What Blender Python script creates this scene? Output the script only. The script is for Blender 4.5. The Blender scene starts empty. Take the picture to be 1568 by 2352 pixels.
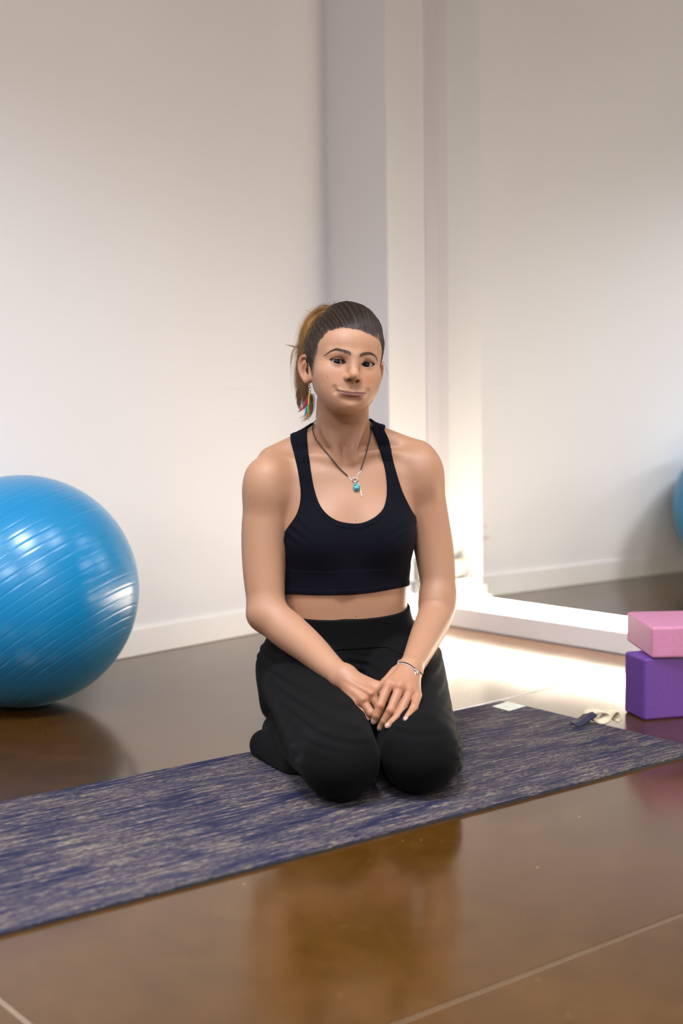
import bpy, bmesh, math, random
import numpy as np
from mathutils import Vector, Matrix

C = bpy.context.scene.collection
SC = bpy.context.scene
RNG = random.Random(7)

# ------------------------------------------------------------------ camera
FPX = 2352 * 50.0 / 36.0
CAM_H = 0.78
TILT = math.atan((1176 - 885) / FPX)
ROLL = math.radians(0.8)
_r0 = np.array([1.0, 0, 0]); _u0 = np.array([0, math.sin(TILT), math.cos(TILT)])
_f = np.array([0, math.cos(TILT), -math.sin(TILT)])
CR = math.cos(ROLL) * _r0 - math.sin(ROLL) * _u0
CU = math.sin(ROLL) * _r0 + math.cos(ROLL) * _u0
CAM = np.array([0, 0, CAM_H])


def P(px, py, Y):
    """world point at depth Y (metres in front of the camera) seen at photo pixel px, py"""
    d = _f + (px - 784) / FPX * CR - (py - 1176) / FPX * CU
    return CAM + d * (Y / d[1])


def PF(px, py, z=0.0):
    """world point on the horizontal plane z seen at photo pixel px, py"""
    d = _f + (px - 784) / FPX * CR - (py - 1176) / FPX * CU
    return CAM + d * ((z - CAM_H) / d[2])


def proj(p):
    v = np.asarray(p, float) - CAM
    w = v @ _f
    return 784 + FPX * (v @ CR) / w, 1176 - FPX * (v @ CU) / w


cam_data = bpy.data.cameras.new('camera')
cam_data.sensor_fit = 'AUTO'; cam_data.sensor_width = 36.0; cam_data.lens = 50.0
cam_data.clip_start = 0.05
cam_data.dof.use_dof = True
cam_data.dof.focus_distance = 2.92
cam_data.dof.aperture_fstop = 2.4
cam = bpy.data.objects.new('camera', cam_data); C.objects.link(cam)
cam.matrix_world = Matrix(((CR[0], CU[0], -_f[0], 0), (CR[1], CU[1], -_f[1], 0),
                           (CR[2], CU[2], -_f[2], CAM_H), (0, 0, 0, 1)))
SC.camera = cam

# ------------------------------------------------------------------ world, lights, exposure
world = bpy.data.worlds.new('world'); SC.world = world; world.use_nodes = True
world.node_tree.nodes['Background'].inputs[0].default_value = (0.9, 0.92, 1.0, 1)
world.node_tree.nodes['Background'].inputs[1].default_value = 0.05
SC.view_settings.view_transform = 'Standard'
SC.view_settings.look = 'None'
SC.view_settings.gamma = 1.0
SC.view_settings.use_curve_mapping = False
SC.view_settings.exposure = 0.06
SC.cycles.caustics_reflective = False
SC.cycles.caustics_refractive = False
SC.cycles.use_denoising = True
SC.cycles.max_bounces = 10
SC.cycles.diffuse_bounces = 5


def area(name, loc, target, sx, sy, watts, col, spread=180.0):
    l = bpy.data.lights.new(name, 'AREA'); l.shape = 'RECTANGLE'; l.size = sx; l.size_y = sy
    l.energy = watts; l.color = col; l.spread = math.radians(spread)
    o = bpy.data.objects.new(name, l); C.objects.link(o); o.location = loc
    o.rotation_euler = (Vector(target) - Vector(loc)).to_track_quat('-Z', 'Y').to_euler()
    return o


CEIL = 2.9
WARM = (0.875, 0.92, 1.0)
area('ceiling_panel_light', (-0.20, 1.65, CEIL - 0.04), (-0.20, 1.65, 0), 0.6, 0.6, 56, WARM, 122)
area('ceiling_panel_light', (1.0, 2.4, CEIL - 0.04), (1.0, 2.4, 0), 0.5, 0.5, 16, WARM, 122)
area('ceiling_panel_light', (-1.9, 1.4, CEIL - 0.04), (-1.9, 1.4, 0), 0.6, 0.6, 46, WARM, 122)
area('ceiling_panel_light', (-0.9, -1.6, CEIL - 0.04), (-0.7, -.4, 0), 1.4, 0.8, 110, WARM, 140)
area('ceiling_panel_light', (1.5, -0.8, CEIL - 0.04), (1.1, 0.4, 0), 1.4, 0.8, 70, WARM, 135)
area('side_fill_light', (-3.3, -1.6, 1.7), (0.0, 4.4, 1.2), 1.6, 1.5, 75, (0.92, 0.96, 1.0))  # unseen fill light, added to brighten the pilaster front
LED_COL = (1.0, 0.85, 0.66)
LED_STRENGTH = 78.0

# ------------------------------------------------------------------ object helpers


def tag(o, label=None, cat=None, group=None, kind=None):
    if label: o['label'] = label
    if cat: o['category'] = cat
    if group: o['group'] = group
    if kind: o['kind'] = kind
    return o


def empty(name, loc, rz=0.0):
    o = bpy.data.objects.new(name, None); C.objects.link(o)
    o.location = loc; o.rotation_euler = (0, 0, rz); o.empty_display_size = 0.05
    return o


def link_mesh(name, me, mat, parent=None, smooth=False, world_coords=True):
    o = bpy.data.objects.new(name, me); C.objects.link(o)
    if mat is not None and not me.materials: me.materials.append(mat)
    if smooth:
        me.polygons.foreach_set('use_smooth', np.ones(len(me.polygons), bool)); me.update()
    if parent is not None:
        o.parent = parent
        if world_coords:
            M = Matrix.LocRotScale(parent.location, parent.rotation_euler, parent.scale)
            p = parent.parent
            while p is not None:
                M = Matrix.LocRotScale(p.location, p.rotation_euler, p.scale) @ M; p = p.parent
            me.transform(M.inverted())
    return o


def from_bm(name, bm, mat, parent=None, smooth=False, world_coords=True):
    me = bpy.data.meshes.new(name); bm.to_mesh(me); bm.free()
    return link_mesh(name, me, mat, parent, smooth, world_coords)


def bm_box(bm, c, sx, sy, sz, R=None, bevel=0.0, seg=2):
    """box centred at c; R = 3x3 with axes as columns"""
    g = bmesh.ops.create_cube(bm, size=1.0)
    vs = g['verts']
    M = Matrix.Diagonal((sx, sy, sz)).to_4x4()
    if R is not None:
        M = Matrix([list(r) for r in np.asarray(R)]).to_4x4() @ M
    M = Matrix.Translation(Vector([float(x) for x in c])) @ M
    bmesh.ops.transform(bm, matrix=M, verts=vs)
    if bevel > 0:
        es = list({e for v in vs for e in v.link_edges})
        bmesh.ops.bevel(bm, geom=es, offset=bevel, segments=seg, affect='EDGES', profile=0.5)


def bm_prism(bm, poly, z0, z1):
    """vertical prism over a ground polygon"""
    lo = [bm.verts.new((p[0], p[1], z0)) for p in poly]
    hi = [bm.verts.new((p[0], p[1], z1)) for p in poly]
    n = len(poly)
    bm.faces.new(lo[::-1]); bm.faces.new(hi)
    for i in range(n):
        bm.faces.new((lo[i], lo[(i + 1) % n], hi[(i + 1) % n], hi[i]))


def catmull(pts, n):
    pts = np.asarray(pts, float); m = len(pts)
    t = np.linspace(0, m - 1, n); i = np.clip(t.astype(int), 0, m - 2); u = (t - i)[:, None]
    g = lambda j: pts[np.clip(j, 0, m - 1)]
    p0 = np.where((i == 0)[:, None], 2 * g(i) - g(i + 1), g(i - 1)); p1 = g(i); p2 = g(i + 1)
    p3 = np.where((i + 2 > m - 1)[:, None], 2 * g(i + 1) - g(i), g(i + 2))
    return 0.5 * (2 * p1 + (p2 - p0) * u + (2 * p0 - 5 * p1 + 4 * p2 - p3) * u ** 2 + (3 * p1 - p0 - 3 * p2 + p3) * u ** 3)


def bm_tube(bm, pts, rad, sides=8, cap=True):
    pts = np.asarray(pts, float); n = len(pts)
    rad = np.broadcast_to(np.asarray(rad, float), (n,))
    T = np.gradient(pts, axis=0); T /= np.linalg.norm(T, axis=1)[:, None] + 1e-12
    up = np.array([0, 0, 1.0]) if abs(T[0][2]) < 0.9 else np.array([1.0, 0, 0])
    N = np.cross(T[0], up); N /= np.linalg.norm(N)
    rings = []
    for i in range(n):
        N = N - T[i] * (N @ T[i]); N /= np.linalg.norm(N) + 1e-12
        B = np.cross(T[i], N)
        rings.append([bm.verts.new(pts[i] + rad[i] * (math.cos(a) * N + math.sin(a) * B))
                      for a in np.linspace(0, 2 * math.pi, sides, endpoint=False)])
    for i in range(n - 1):
        for k in range(sides):
            bm.faces.new((rings[i][k], rings[i][(k + 1) % sides], rings[i + 1][(k + 1) % sides], rings[i + 1][k]))
    if cap:
        bm.faces.new(rings[0][::-1]); bm.faces.new(rings[-1])


def bm_ring(bm, c, ax_u, ax_v, R, r, n=20, sides=6):
    """torus with centre c in the plane of unit vectors ax_u, ax_v"""
    c = np.asarray(c, float); ax_w = np.cross(ax_u, ax_v)
    rows = []
    for i in range(n):
        a = 2 * math.pi * i / n; d = math.cos(a) * np.asarray(ax_u) + math.sin(a) * np.asarray(ax_v)
        rows.append([bm.verts.new(c + d * R + r * (math.cos(b) * d + math.sin(b) * ax_w))
                     for b in np.linspace(0, 2 * math.pi, sides, endpoint=False)])
    for i in range(n):
        for k in range(sides):
            j, l = (i + 1) % n, (k + 1) % sides
            bm.faces.new((rows[i][k], rows[j][k], rows[j][l], rows[i][l]))


# ------------------------------------------------------------------ materials
class NT:
    def __init__(self, name):
        self.m = bpy.data.materials.new(name); self.m.use_nodes = True
        self.nt = self.m.node_tree; self.b = self.nt.nodes['Principled BSDF']

    def n(self, t, **kw):
        x = self.nt.nodes.new(t)
        for k, v in kw.items():
            if k.startswith('_'): setattr(x, k[1:], v)
            else: x.inputs[k].default_value = v
        return x

    def l(self, a, b): self.nt.links.new(a, b)

    def coords(self, kind='Object', scale=(1, 1, 1), rot=(0, 0, 0)):
        t = self.n('ShaderNodeTexCoord'); m = self.n('ShaderNodeMapping')
        m.inputs['Scale'].default_value = scale; m.inputs['Rotation'].default_value = rot
        self.l(t.outputs[kind], m.inputs['Vector']); return m.outputs['Vector']

    def noise(self, vec, scale, detail=4, rough=0.5, dist=0.0):
        x = self.n('ShaderNodeTexNoise'); x.inputs['Scale'].default_value = scale
        x.inputs['Detail'].default_value = detail; x.inputs['Roughness'].default_value = rough
        x.inputs['Distortion'].default_value = dist
        if vec is not None: self.l(vec, x.inputs['Vector'])
        return x.outputs['Fac']

    def ramp(self, fac, stops):
        x = self.n('ShaderNodeValToRGB'); e = x.color_ramp.elements
        while len(e) < len(stops): e.new(0.5)
        for i, (p, c) in enumerate(stops):
            e[i].position = p; e[i].color = (*c, 1) if len(c) == 3 else c
        self.l(fac, x.inputs['Fac']); return x.outputs['Color']

    def mix(self, fac, a, b, blend='MIX'):
        x = self.n('ShaderNodeMix'); x.data_type = 'RGBA'; x.blend_type = blend
        for s, v in ((0, fac), (6, a), (7, b)):
            if isinstance(v, (int, float)): x.inputs[s].default_value = v
            elif isinstance(v, tuple): x.inputs[s].default_value = (*v, 1)
            else: self.l(v, x.inputs[s])
        return x.outputs[2]

    def math(self, op, a, b=None, c=None):
        x = self.n('ShaderNodeMath'); x.operation = op
        for i, v in enumerate((a, b, c)):
            if v is None: continue
            if isinstance(v, (int, float)): x.inputs[i].default_value = v
            else: self.l(v, x.inputs[i])
        return x.outputs[0]

    def bump(self, h, strength=0.2, dist=0.002):
        x = self.n('ShaderNodeBump'); x.inputs['Strength'].default_value = strength
        x.inputs['Distance'].default_value = dist
        self.l(h, x.inputs['Height']); self.l(x.outputs['Normal'], self.b.inputs['Normal'])

    def set(self, **kw):
        for k, v in kw.items():
            k = k.replace('_', ' ')
            i = self.b.inputs[k]
            if hasattr(v, 'is_linked'): self.l(v, i)
            else: i.default_value = (*v, 1) if isinstance(v, tuple) and len(v) == 3 and i.type == 'RGBA' else v
        return self


def simple(name, col, rough=0.5, metal=0.0, **kw):
    return NT(name).set(Base_Color=col, Roughness=rough, Metallic=metal, **kw).m


def wall_paint(name, base, var, scuffs=True):
    t = NT(name); v = t.coords('Object')
    n1 = t.noise(v, 0.9, 3, 0.5)
    col = t.ramp(n1, [(0.3, base), (0.7, var)])
    sc1 = t.ramp(t.noise(t.coords('Object', (2.2, 2.2, 55)), 1.0, 3, 0.5), [(0.70, (0, 0, 0)), (0.76, (1, 1, 1))])
    sc2 = t.ramp(t.noise(v, 2.6, 2), [(0.60, (0, 0, 0)), (0.68, (1, 1, 1))])
    col = t.mix(t.math('MULTIPLY', t.math('MULTIPLY', sc1, sc2), 0.35), col, (0.62, 0.57, 0.55))
    t.set(Base_Color=col, Roughness=0.62)
    t.b.inputs['Specular IOR Level'].default_value = 0.35
    t.bump(t.noise(v, 220, 3, 0.6), 0.12, 0.001)
    return t.m


M_wall = wall_paint('wall_paint', (0.78, 0.760, 0.765), (0.81, 0.792, 0.793))
M_trim = simple('white_trim_paint', (0.82, 0.79, 0.77), 0.4)
M_ceil = simple('ceiling_paint', (0.80, 0.79, 0.78), 0.8)
# ------------------------------------------------------------------ floor material: stained, polished concrete
def floor_material():
    t = NT('stained_polished_concrete'); v = t.coords('Object')
    big = t.noise(v, 1.6, 6, 0.62, 0.5)
    base = t.ramp(big, [(0.28, (0.034, 0.0125, 0.0012)), (0.52, (0.053, 0.0205, 0.0020)), (0.75, (0.080, 0.036, 0.0048))])
    mid = t.noise(v, 14, 8, 0.7, 0.3)
    base = t.mix(t.math('MULTIPLY', mid, 0.5), base, t.ramp(mid, [(0.35, (0.048, 0.018, 0.002)), (0.7, (0.105, 0.046, 0.009))]))
    # pale flecks and nicks
    vo = t.n('ShaderNodeTexVoronoi'); vo.inputs['Scale'].default_value = 34; vo.feature = 'F1'
    wob = t.n('ShaderNodeVectorMath'); wob.operation = 'ADD'
    nz = t.n('ShaderNodeTexNoise'); nz.inputs['Scale'].default_value = 60
    sc_ = t.n('ShaderNodeVectorMath'); sc_.operation = 'SCALE'; sc_.inputs['Scale'].default_value = 0.02
    t.l(v, nz.inputs['Vector']); t.l(nz.outputs['Color'], sc_.inputs[0])
    t.l(v, wob.inputs[0]); t.l(sc_.outputs[0], wob.inputs[1]); t.l(wob.outputs[0], vo.inputs['Vector'])
    fl = t.ramp(vo.outputs['Distance'], [(0.03, (1, 1, 1)), (0.10, (0, 0, 0))])
    sel = t.ramp(t.noise(v, 9, 2), [(0.52, (0, 0, 0)), (0.62, (1, 1, 1))])
    fleck = t.math('MULTIPLY', fl, sel)
    # fine scratches, several directions, short and slightly bent
    scr = None
    nw = t.n('ShaderNodeTexNoise'); nw.inputs['Scale'].default_value = 9; t.l(v, nw.inputs['Vector'])
    sw_ = t.n('ShaderNodeVectorMath'); sw_.operation = 'SCALE'; sw_.inputs['Scale'].default_value = 0.06; t.l(nw.outputs['Color'], sw_.inputs[0])
    ad_ = t.n('ShaderNodeVectorMath'); ad_.operation = 'ADD'; t.l(v, ad_.inputs[0]); t.l(sw_.outputs[0], ad_.inputs[1])
    for ang, sx, sy in ((0.45, 11, 230), (1.75, 12, 260), (-0.5, 9, 210), (2.5, 13, 250)):
        m1 = t.n('ShaderNodeMapping'); m1.inputs['Rotation'].default_value = (0, 0, ang); t.l(ad_.outputs[0], m1.inputs['Vector'])
        m2 = t.n('ShaderNodeMapping'); m2.inputs['Scale'].default_value = (sx, sy, 1); m2.inputs['Location'].default_value = (ang * 7, ang * 3, 0); t.l(m1.outputs['Vector'], m2.inputs['Vector'])
        s = t.ramp(t.noise(m2.outputs['Vector'], 1.6, 1, 0.4), [(0.765, (0, 0, 0)), (0.81, (1, 1, 1))])
        scr = s if scr is None else t.math('MAXIMUM', scr, s)
    marks = t.math('MAXIMUM', t.math('MULTIPLY', fleck, 0.55), t.math('MULTIPLY', scr, 0.22))
    # fine pale speckle
    sp = t.ramp(t.noise(v, 260, 2, 0.6), [(0.62, (0, 0, 0)), (0.75, (1, 1, 1))])
    marks = t.math('MAXIMUM', marks, t.math('MULTIPLY', sp, 0.16))
    col = t.mix(marks, base, (0.34, 0.23, 0.12))
    rough = t.math('ADD', t.math('MULTIPLY', t.noise(v, 7, 5, 0.6), 0.07), 0.115)
    rough = t.math('ADD', rough, t.math('MULTIPLY', marks, 0.2))
    t.set(Base_Color=col, Roughness=rough)
    t.b.inputs['IOR'].default_value = 1.50
    return t.m


M_floor = floor_material()
M_joint = simple('joint_filler', (0.30, 0.235, 0.165), 0.5)

# ------------------------------------------------------------------ room shell
WL_p = np.array([-0.640, 4.077]); WL_d = np.array([0.6845, 0.7290]); WL_n = np.array([0.7290, -0.6845])
M_d = np.array([-0.659, 0.752]); M_n = np.array([-0.752, -0.659]); M_c = -3.300      # mirror plane: n.p = c
A_ = np.array([WL_d, -M_d]).T
m0 = M_n * M_c
st = np.linalg.solve(A_, m0 - WL_p)
CORNER = WL_p + st[0] * WL_d
FAR_L = CORNER - 6.6 * WL_d
FAR_R = CORNER - 5.6 * M_d
BACK = FAR_L + FAR_R - CORNER


def wall_slab(name, a, b, n, h=CEIL, th=0.12, mat=M_wall):
    bm = bmesh.new()
    a, b, n = (np.asarray(q) for q in (a, b, n))
    bm_prism(bm, [a, b, b - n * th, a - n * th], 0, h)
    bmesh.ops.recalc_face_normals(bm, faces=bm.faces)
    o = from_bm(name, bm, mat); o['kind'] = 'structure'; return o


wall_slab('wall_left', FAR_L, CORNER, WL_n)
wall_slab('wall_mirror_side', CORNER, FAR_R, M_n)
wall_slab('wall_back', FAR_L, BACK, (CORNER - FAR_L) * 0 + M_n * -1)
wall_slab('wall_right', FAR_R, BACK, WL_n * -1)

# floor: slabs of concrete cut by real saw joints, joint bottoms filled
bm = bmesh.new()
bm_prism(bm, [FAR_L - WL_d, CORNER + WL_d * .3 + M_d * .2, FAR_R - M_d * .5, BACK - WL_d], -0.12, -0.0022)
bmesh.ops.recalc_face_normals(bm, faces=bm.faces)
floor = from_bm('floor', bm, M_joint); floor['kind'] = 'structure'


def clip_poly(poly, p, n):
    """keep the side where (q-p).n >= 0"""
    out = []
    for i in range(len(poly)):
        a, b = poly[i], poly[(i + 1) % len(poly)]
        da, db = (a - p) @ n, (b - p) @ n
        if da >= 0: out.append(a)
        if da * db < 0: out.append(a + (b - a) * da / (da - db))
    return out


def floor_line(p, q):
    a, b = PF(*p)[:2], PF(*q)[:2]
    d = (b - a) / np.linalg.norm(b - a); return a, np.array([-d[1], d[0]])


J1 = floor_line((905, 2352), (1568, 2098))
J2 = floor_line((1100, 1619), (1240, 1586))
J3 = floor_line((0, 2296), (60, 2345))
room = [FAR_L - WL_d * .05, CORNER, FAR_R + M_d * .05, BACK]
room = [np.asarray(q) for q in (FAR_L, CORNER, FAR_R, BACK)]
polys = [room]
for p, n in (J1, J2, J3):
    new = []
    for q in polys:
        for s in (1, -1):
            if (p is J3[0]) and ((np.mean(q, axis=0) - J1[0]) @ J1[1]) > 0 and False: continue
            c = clip_poly(q, p + n * s * 0.0022, n * s)
            if len(c) >= 3: new.append(c)
    polys = new
for q in polys:
    bm = bmesh.new(); bm_prism(bm, q, -0.0022, 0.0)
    bmesh.ops.recalc_face_normals(bm, faces=bm.faces)
    es = [e for e in bm.edges if all(v.co.z > -0.001 for v in e.verts)]
    bmesh.ops.bevel(bm, geom=es, offset=0.0009, segments=1, affect='EDGES')
    from_bm('floor_slab', bm, M_floor, floor)

bm = bmesh.new(); bm_prism(bm, room, CEIL, CEIL + 0.1); bmesh.ops.recalc_face_normals(bm, faces=bm.faces)
o = from_bm('ceiling', bm, M_ceil); o['kind'] = 'structure'

# pilaster in the corner, against the mirror
ROOT = np.array([0.290, 4.615]); ROOT = ROOT + M_n * (M_c - ROOT @ M_n)      # foot on the mirror plane
EDGE = ROOT + M_n * 0.22                                                      # outer corner towards the room
tQ = np.linalg.solve(np.array([WL_d, -M_d]).T, EDGE - WL_p)
QEND = WL_p + tQ[0] * WL_d
bm = bmesh.new(); bm_prism(bm, [ROOT, EDGE, QEND, CORNER], 0, CEIL); bmesh.ops.recalc_face_normals(bm, faces=bm.faces)
o = from_bm('wall_pilaster', bm, M_wall); o['kind'] = 'structure'

# skirting boards
def board(name, a, b, n, h, th, mat=M_trim, z0=0.0, bev=0.003):
    a, b, n = (np.asarray(q, float) for q in (a, b, n))
    d = (b - a) / np.linalg.norm(b - a); c = (a + b) / 2 + n * th / 2
    R = np.array([[d[0], n[0], 0], [d[1], n[1], 0], [0, 0, 1.0]])
    bm = bmesh.new()
    bm_box(bm, (c[0], c[1], z0 + h / 2), np.linalg.norm(b - a), th, h, R, bev)
    o = from_bm(name, bm, mat); o['kind'] = 'structure'; return o


board('baseboard_left', FAR_L, QEND, WL_n, 0.080, 0.010)
P_n = (EDGE - ROOT); P_n = np.array([WL_n[0], WL_n[1]])
pn = np.array([-M_n[1], M_n[0]]); pn = pn if pn @ WL_n > 0 else -pn           # normal of the pilaster's face beside the mirror
board('baseboard_pilaster', ROOT, EDGE + M_n * 0.014, pn, 0.104, 0.014)
board('trim_pilaster_base', ROOT, EDGE + M_n * 0.024, pn, 0.070, 0.024)
board('baseboard_pilaster_front', EDGE + pn * .014, QEND, M_n, 0.104, 0.014)
# vertical edge strip of the mirror on the pilaster
board('trim_mirror_edge', ROOT + M_n * 0.002, ROOT + M_n * 0.058, pn, CEIL - 0.12, 0.008, simple('lilac_white_trim', (0.72, 0.68, 0.70), 0.45), 0.12, 0.002)

# mirror with its ledge and light strip
M_mirror = NT('mirror_glass').set(Base_Color=(0.935, 0.945, 0.930), Metallic=1.0, Roughness=0.0).m
M_edge = simple('mirror_edge', (0.22, 0.23, 0.22), 0.3)
LED_Z0, LED_Z1 = 0.066, 0.097
mir = empty('wall_mirror', (*(ROOT + M_n * -0.0), 0.0))
tag(mir, 'large frameless wall mirror to the right of the pilaster, above the light strip', 'mirror')
R0 = ROOT + pn * 0.004; R1 = FAR_R + M_d * 0.3
off = M_n * 0.006
def quad_slab(name, a, b, z0, z1, front, back, mat, parent):
    bm = bmesh.new()
    bm_prism(bm, [a + M_n * back, b + M_n * back, b + M_n * front, a + M_n * front], z0, z1)
    bmesh.ops.recalc_face_normals(bm, faces=bm.faces); return from_bm(name, bm, mat, parent)
quad_slab('backing', R0, R1, LED_Z1, CEIL - 0.05, 0.004, 0.001, M_edge, mir)
quad_slab('glass', R0 + pn * 0.004, R1, LED_Z1 + 0.002, CEIL - 0.052, 0.0080, 0.0042, M_mirror, mir)

ledge = board('baseboard_mirror', ROOT + pn * 0.03, R1, M_n, 0.066, 0.045)
led = empty('light_strip', (*(ROOT + M_n * 0.01), 0.066))
tag(led, 'glowing warm white light strip along the ledge under the wall mirror', 'light')
t = NT('light_strip_diffuser'); t.set(Base_Color=(1, 1, 1)); t.b.inputs['Emission Color'].default_value = (*LED_COL, 1)
t.b.inputs['Emission Strength'].default_value = LED_STRENGTH
quad_slab('diffuser', R0 + pn * 0.03, R1, LED_Z0 + 0.003, LED_Z1 - 0.002, 0.0446, 0.0095, t.m, led)
quad_slab('channel', R0 + pn * 0.03, R1, LED_Z0 + 0.0002, LED_Z1 - 0.001, 0.0094, 0.0082, simple('aluminium_channel', (0.8, 0.8, 0.8), 0.35, 1.0), led)
# ------------------------------------------------------------------ yoga mat
MAT_T = 0.006
a_, b_ = PF(100, 2117.5, MAT_T)[:2], PF(1568, 1735.6, MAT_T)[:2]
mat_u = (b_ - a_) / np.linalg.norm(b_ - a_)
mat_v = np.array([-mat_u[1], mat_u[0]])
fr = PF(1157, 1609, MAT_T)[:2]
mat_w = (fr - a_) @ mat_v                                     # width across
u_end = (fr - a_) @ mat_u; MAT_L = 1.83


def mat_pt(u, v): return a_ + mat_u * (u_end - u) + mat_v * v    # u measured from the right end, v from the near edge


def rounded_rect(L, W, r, n=6):
    pts = []
    for cx, cy, a0 in ((r, r, math.pi), (L - r, r, 1.5 * math.pi), (L - r, W - r, 0), (r, W - r, .5 * math.pi)):
        for k in range(n + 1):
            a = a0 + k / n * math.pi / 2
            pts.append((cx + r * math.cos(a), cy + r * math.sin(a)))
    return pts


def mat_material():
    t = NT('woven_jute_mat')
    def layer(sx, sy, sc, lo, hi, ang=0.0, det=2):
        v = t.coords('Object', (sx, sy, 1), (0, 0, ang))
        return t.ramp(t.noise(v, sc, det, 0.55), [(lo, (0, 0, 0)), (hi, (1, 1, 1))])
    v = t.coords('Object')
    streak = layer(11, 120, 1.0, 0.50, 0.64, 0, 4)
    fine = layer(60, 520, 1.0, 0.46, 0.62, 0, 2)
    diag = layer(90, 420, 1.0, 0.50, 0.66, 0.55, 2)
    big = t.ramp(t.noise(t.coords('Object', (2.4, 9, 1)), 1.8, 6, 0.7), [(0.40, (0, 0, 0)), (0.62, (1, 1, 1))])
    f = t.math('MULTIPLY', fine, t.math('ADD', t.math('MULTIPLY', streak, 0.75), t.math('MULTIPLY', big, 0.55)))
    f = t.math('MAXIMUM', f, t.math('MULTIPLY', diag, t.math('MULTIPLY', big, 0.55)))
    f = t.math('MINIMUM', t.math('ADD', f, t.math('MULTIPLY', streak, 0.16)), 1.0)
    blue = t.ramp(t.noise(v, 5, 3), [(0.35, (0.0105, 0.0120, 0.035)), (0.65, (0.0145, 0.0150, 0.040))])
    col = t.mix(f, blue, (0.235, 0.182, 0.132))
    t.set(Base_Color=col, Roughness=0.85)
    t.b.inputs['Specular IOR Level'].default_value = 0.10
    h = t.math('ADD', fine, t.noise(t.coords('Object', (500, 700, 1)), 1.0, 1))
    t.bump(h, 0.35, 0.001)
    return t.m


M_mat = mat_material()
M_rubber = simple('dark_mat_rubber', (0.018, 0.017, 0.018), 0.8)
mat_origin = mat_pt(0, 0)
rz_mat = math.atan2(-mat_u[1], -mat_u[0])
ymat = empty('yoga_mat', (mat_origin[0], mat_origin[1], 0), rz_mat)
tag(ymat, 'navy blue yoga mat with beige woven flecks, unrolled under the kneeling woman', 'mat')


def local_slab(name, poly, z0, z1, mat, parent, bev=0.0):
    bm = bmesh.new(); bm_prism(bm, poly, z0, z1); bmesh.ops.recalc_face_normals(bm, faces=bm.faces)
    if bev:
        es = [e for e in bm.edges if all(v.co.z > z1 - 1e-5 for v in e.verts)]
        bmesh.ops.bevel(bm, geom=es, offset=bev, segments=2, affect='EDGES')
    return from_bm(name, bm, mat, parent, world_coords=False)


s_ = -1.0      # local v runs along -y because the frame's x axis points back along the mat
rr = [(u, s_ * v) for u, v in rounded_rect(MAT_L, mat_w, 0.012)]
local_slab('rubber_backing', rr, 0.0, 0.0042, M_rubber, ymat)
rr2 = [(0.001 + u * (MAT_L - .002) / MAT_L, s_ * (0.001 + v * (mat_w - .002) / mat_w)) for u, v in rounded_rect(MAT_L, mat_w, 0.012)]
local_slab('woven_top', rr2, 0.0042, MAT_T, M_mat, ymat, 0.0006)
# cream woven label near the far corner
lp = [PF(x, y, MAT_T)[:2] for x, y in ((1130, 1623), (1164, 1612), (1207.5, 1622), (1169, 1633.5))]
bm = bmesh.new(); bm_prism(bm, lp[::-1], MAT_T, MAT_T + 0.0009); bmesh.ops.recalc_face_normals(bm, faces=bm.faces)
tl = NT('cream_label'); tl.set(Base_Color=tl.ramp(tl.noise(tl.coords('Object'), 60, 3), [(0.4, (0.66, 0.66, 0.56)), (0.7, (0.46, 0.50, 0.42))]), Roughness=0.7)
lab = from_bm('label', bm, tl.m, ymat); lab['label'] = 'cream label near the far corner'
# strap loop: navy tab and cream cotton ring curled up at the far end of the mat
M_strap = simple('cream_cotton_webbing', (0.62, 0.53, 0.38), 0.85)
M_navy = simple('navy_cotton', (0.012, 0.013, 0.032), 0.85)


def ribbon(bm, pts, width_dir, w, th):
    pts = np.asarray(pts, float); wd = np.asarray(width_dir, float)
    T = np.gradient(pts, axis=0); T /= np.linalg.norm(T, axis=1)[:, None]
    rows = []
    for i in range(len(pts)):
        n = np.cross(wd, T[i]); n /= np.linalg.norm(n)
        q = [pts[i] + wd * w / 2 + n * th / 2, pts[i] - wd * w / 2 + n * th / 2, pts[i] - wd * w / 2 - n * th / 2, pts[i] + wd * w / 2 - n * th / 2]
        rows.append([bm.verts.new(x) for x in q])
    for i in range(len(pts) - 1):
        for k in range(4):
            bm.faces.new((rows[i][k], rows[i][(k + 1) % 4], rows[i + 1][(k + 1) % 4], rows[i + 1][k]))
    bm.faces.new(rows[0][::-1]); bm.faces.new(rows[-1])


sb = PF(1377, 1661, MAT_T); strap = empty('mat_strap', (sb[0], sb[1], MAT_T))
tag(strap, 'cream and navy cotton carrying strap curled up at the far end of the yoga mat', 'strap')
ex = np.array([1.0, 0.15, 0]); ex /= np.linalg.norm(ex); ey = np.array([-0.15, 1.0, 0]) / np.hypot(.15, 1); ez = np.array([0, 0, 1.0])
def sp(x, y, z): return np.array([sb[0], sb[1], MAT_T]) + ex * x + ey * y + ez * z
bm = bmesh.new()
ribbon(bm, catmull([sp(-.062, 0, .001), sp(-.045, 0, .005), sp(-.026, 0, .018), sp(-.014, .002, .024)], 12), ey, 0.050, 0.0035)
bmesh.ops.recalc_face_normals(bm, faces=bm.faces)
t_ = from_bm('tab', bm, M_navy, strap, True); t_['label'] = 'navy tab'
wdir = -ex * .62 + ey * .74 + ez * .26; wdir /= np.linalg.norm(wdir)
bm = bmesh.new()
ang = np.linspace(-2.6, 3.3, 40)
ribbon(bm, [sp(-.002 + .019 * math.cos(a) * (1 + .10 * k / 40), -.004 + 0.0005 * k, .0155 + .0115 * math.sin(a)) for k, a in enumerate(ang)], wdir, 0.026, 0.004)
bmesh.ops.recalc_face_normals(bm, faces=bm.faces)
from_bm('webbing_loop', bm, M_strap, strap, True)
bm = bmesh.new()
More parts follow.
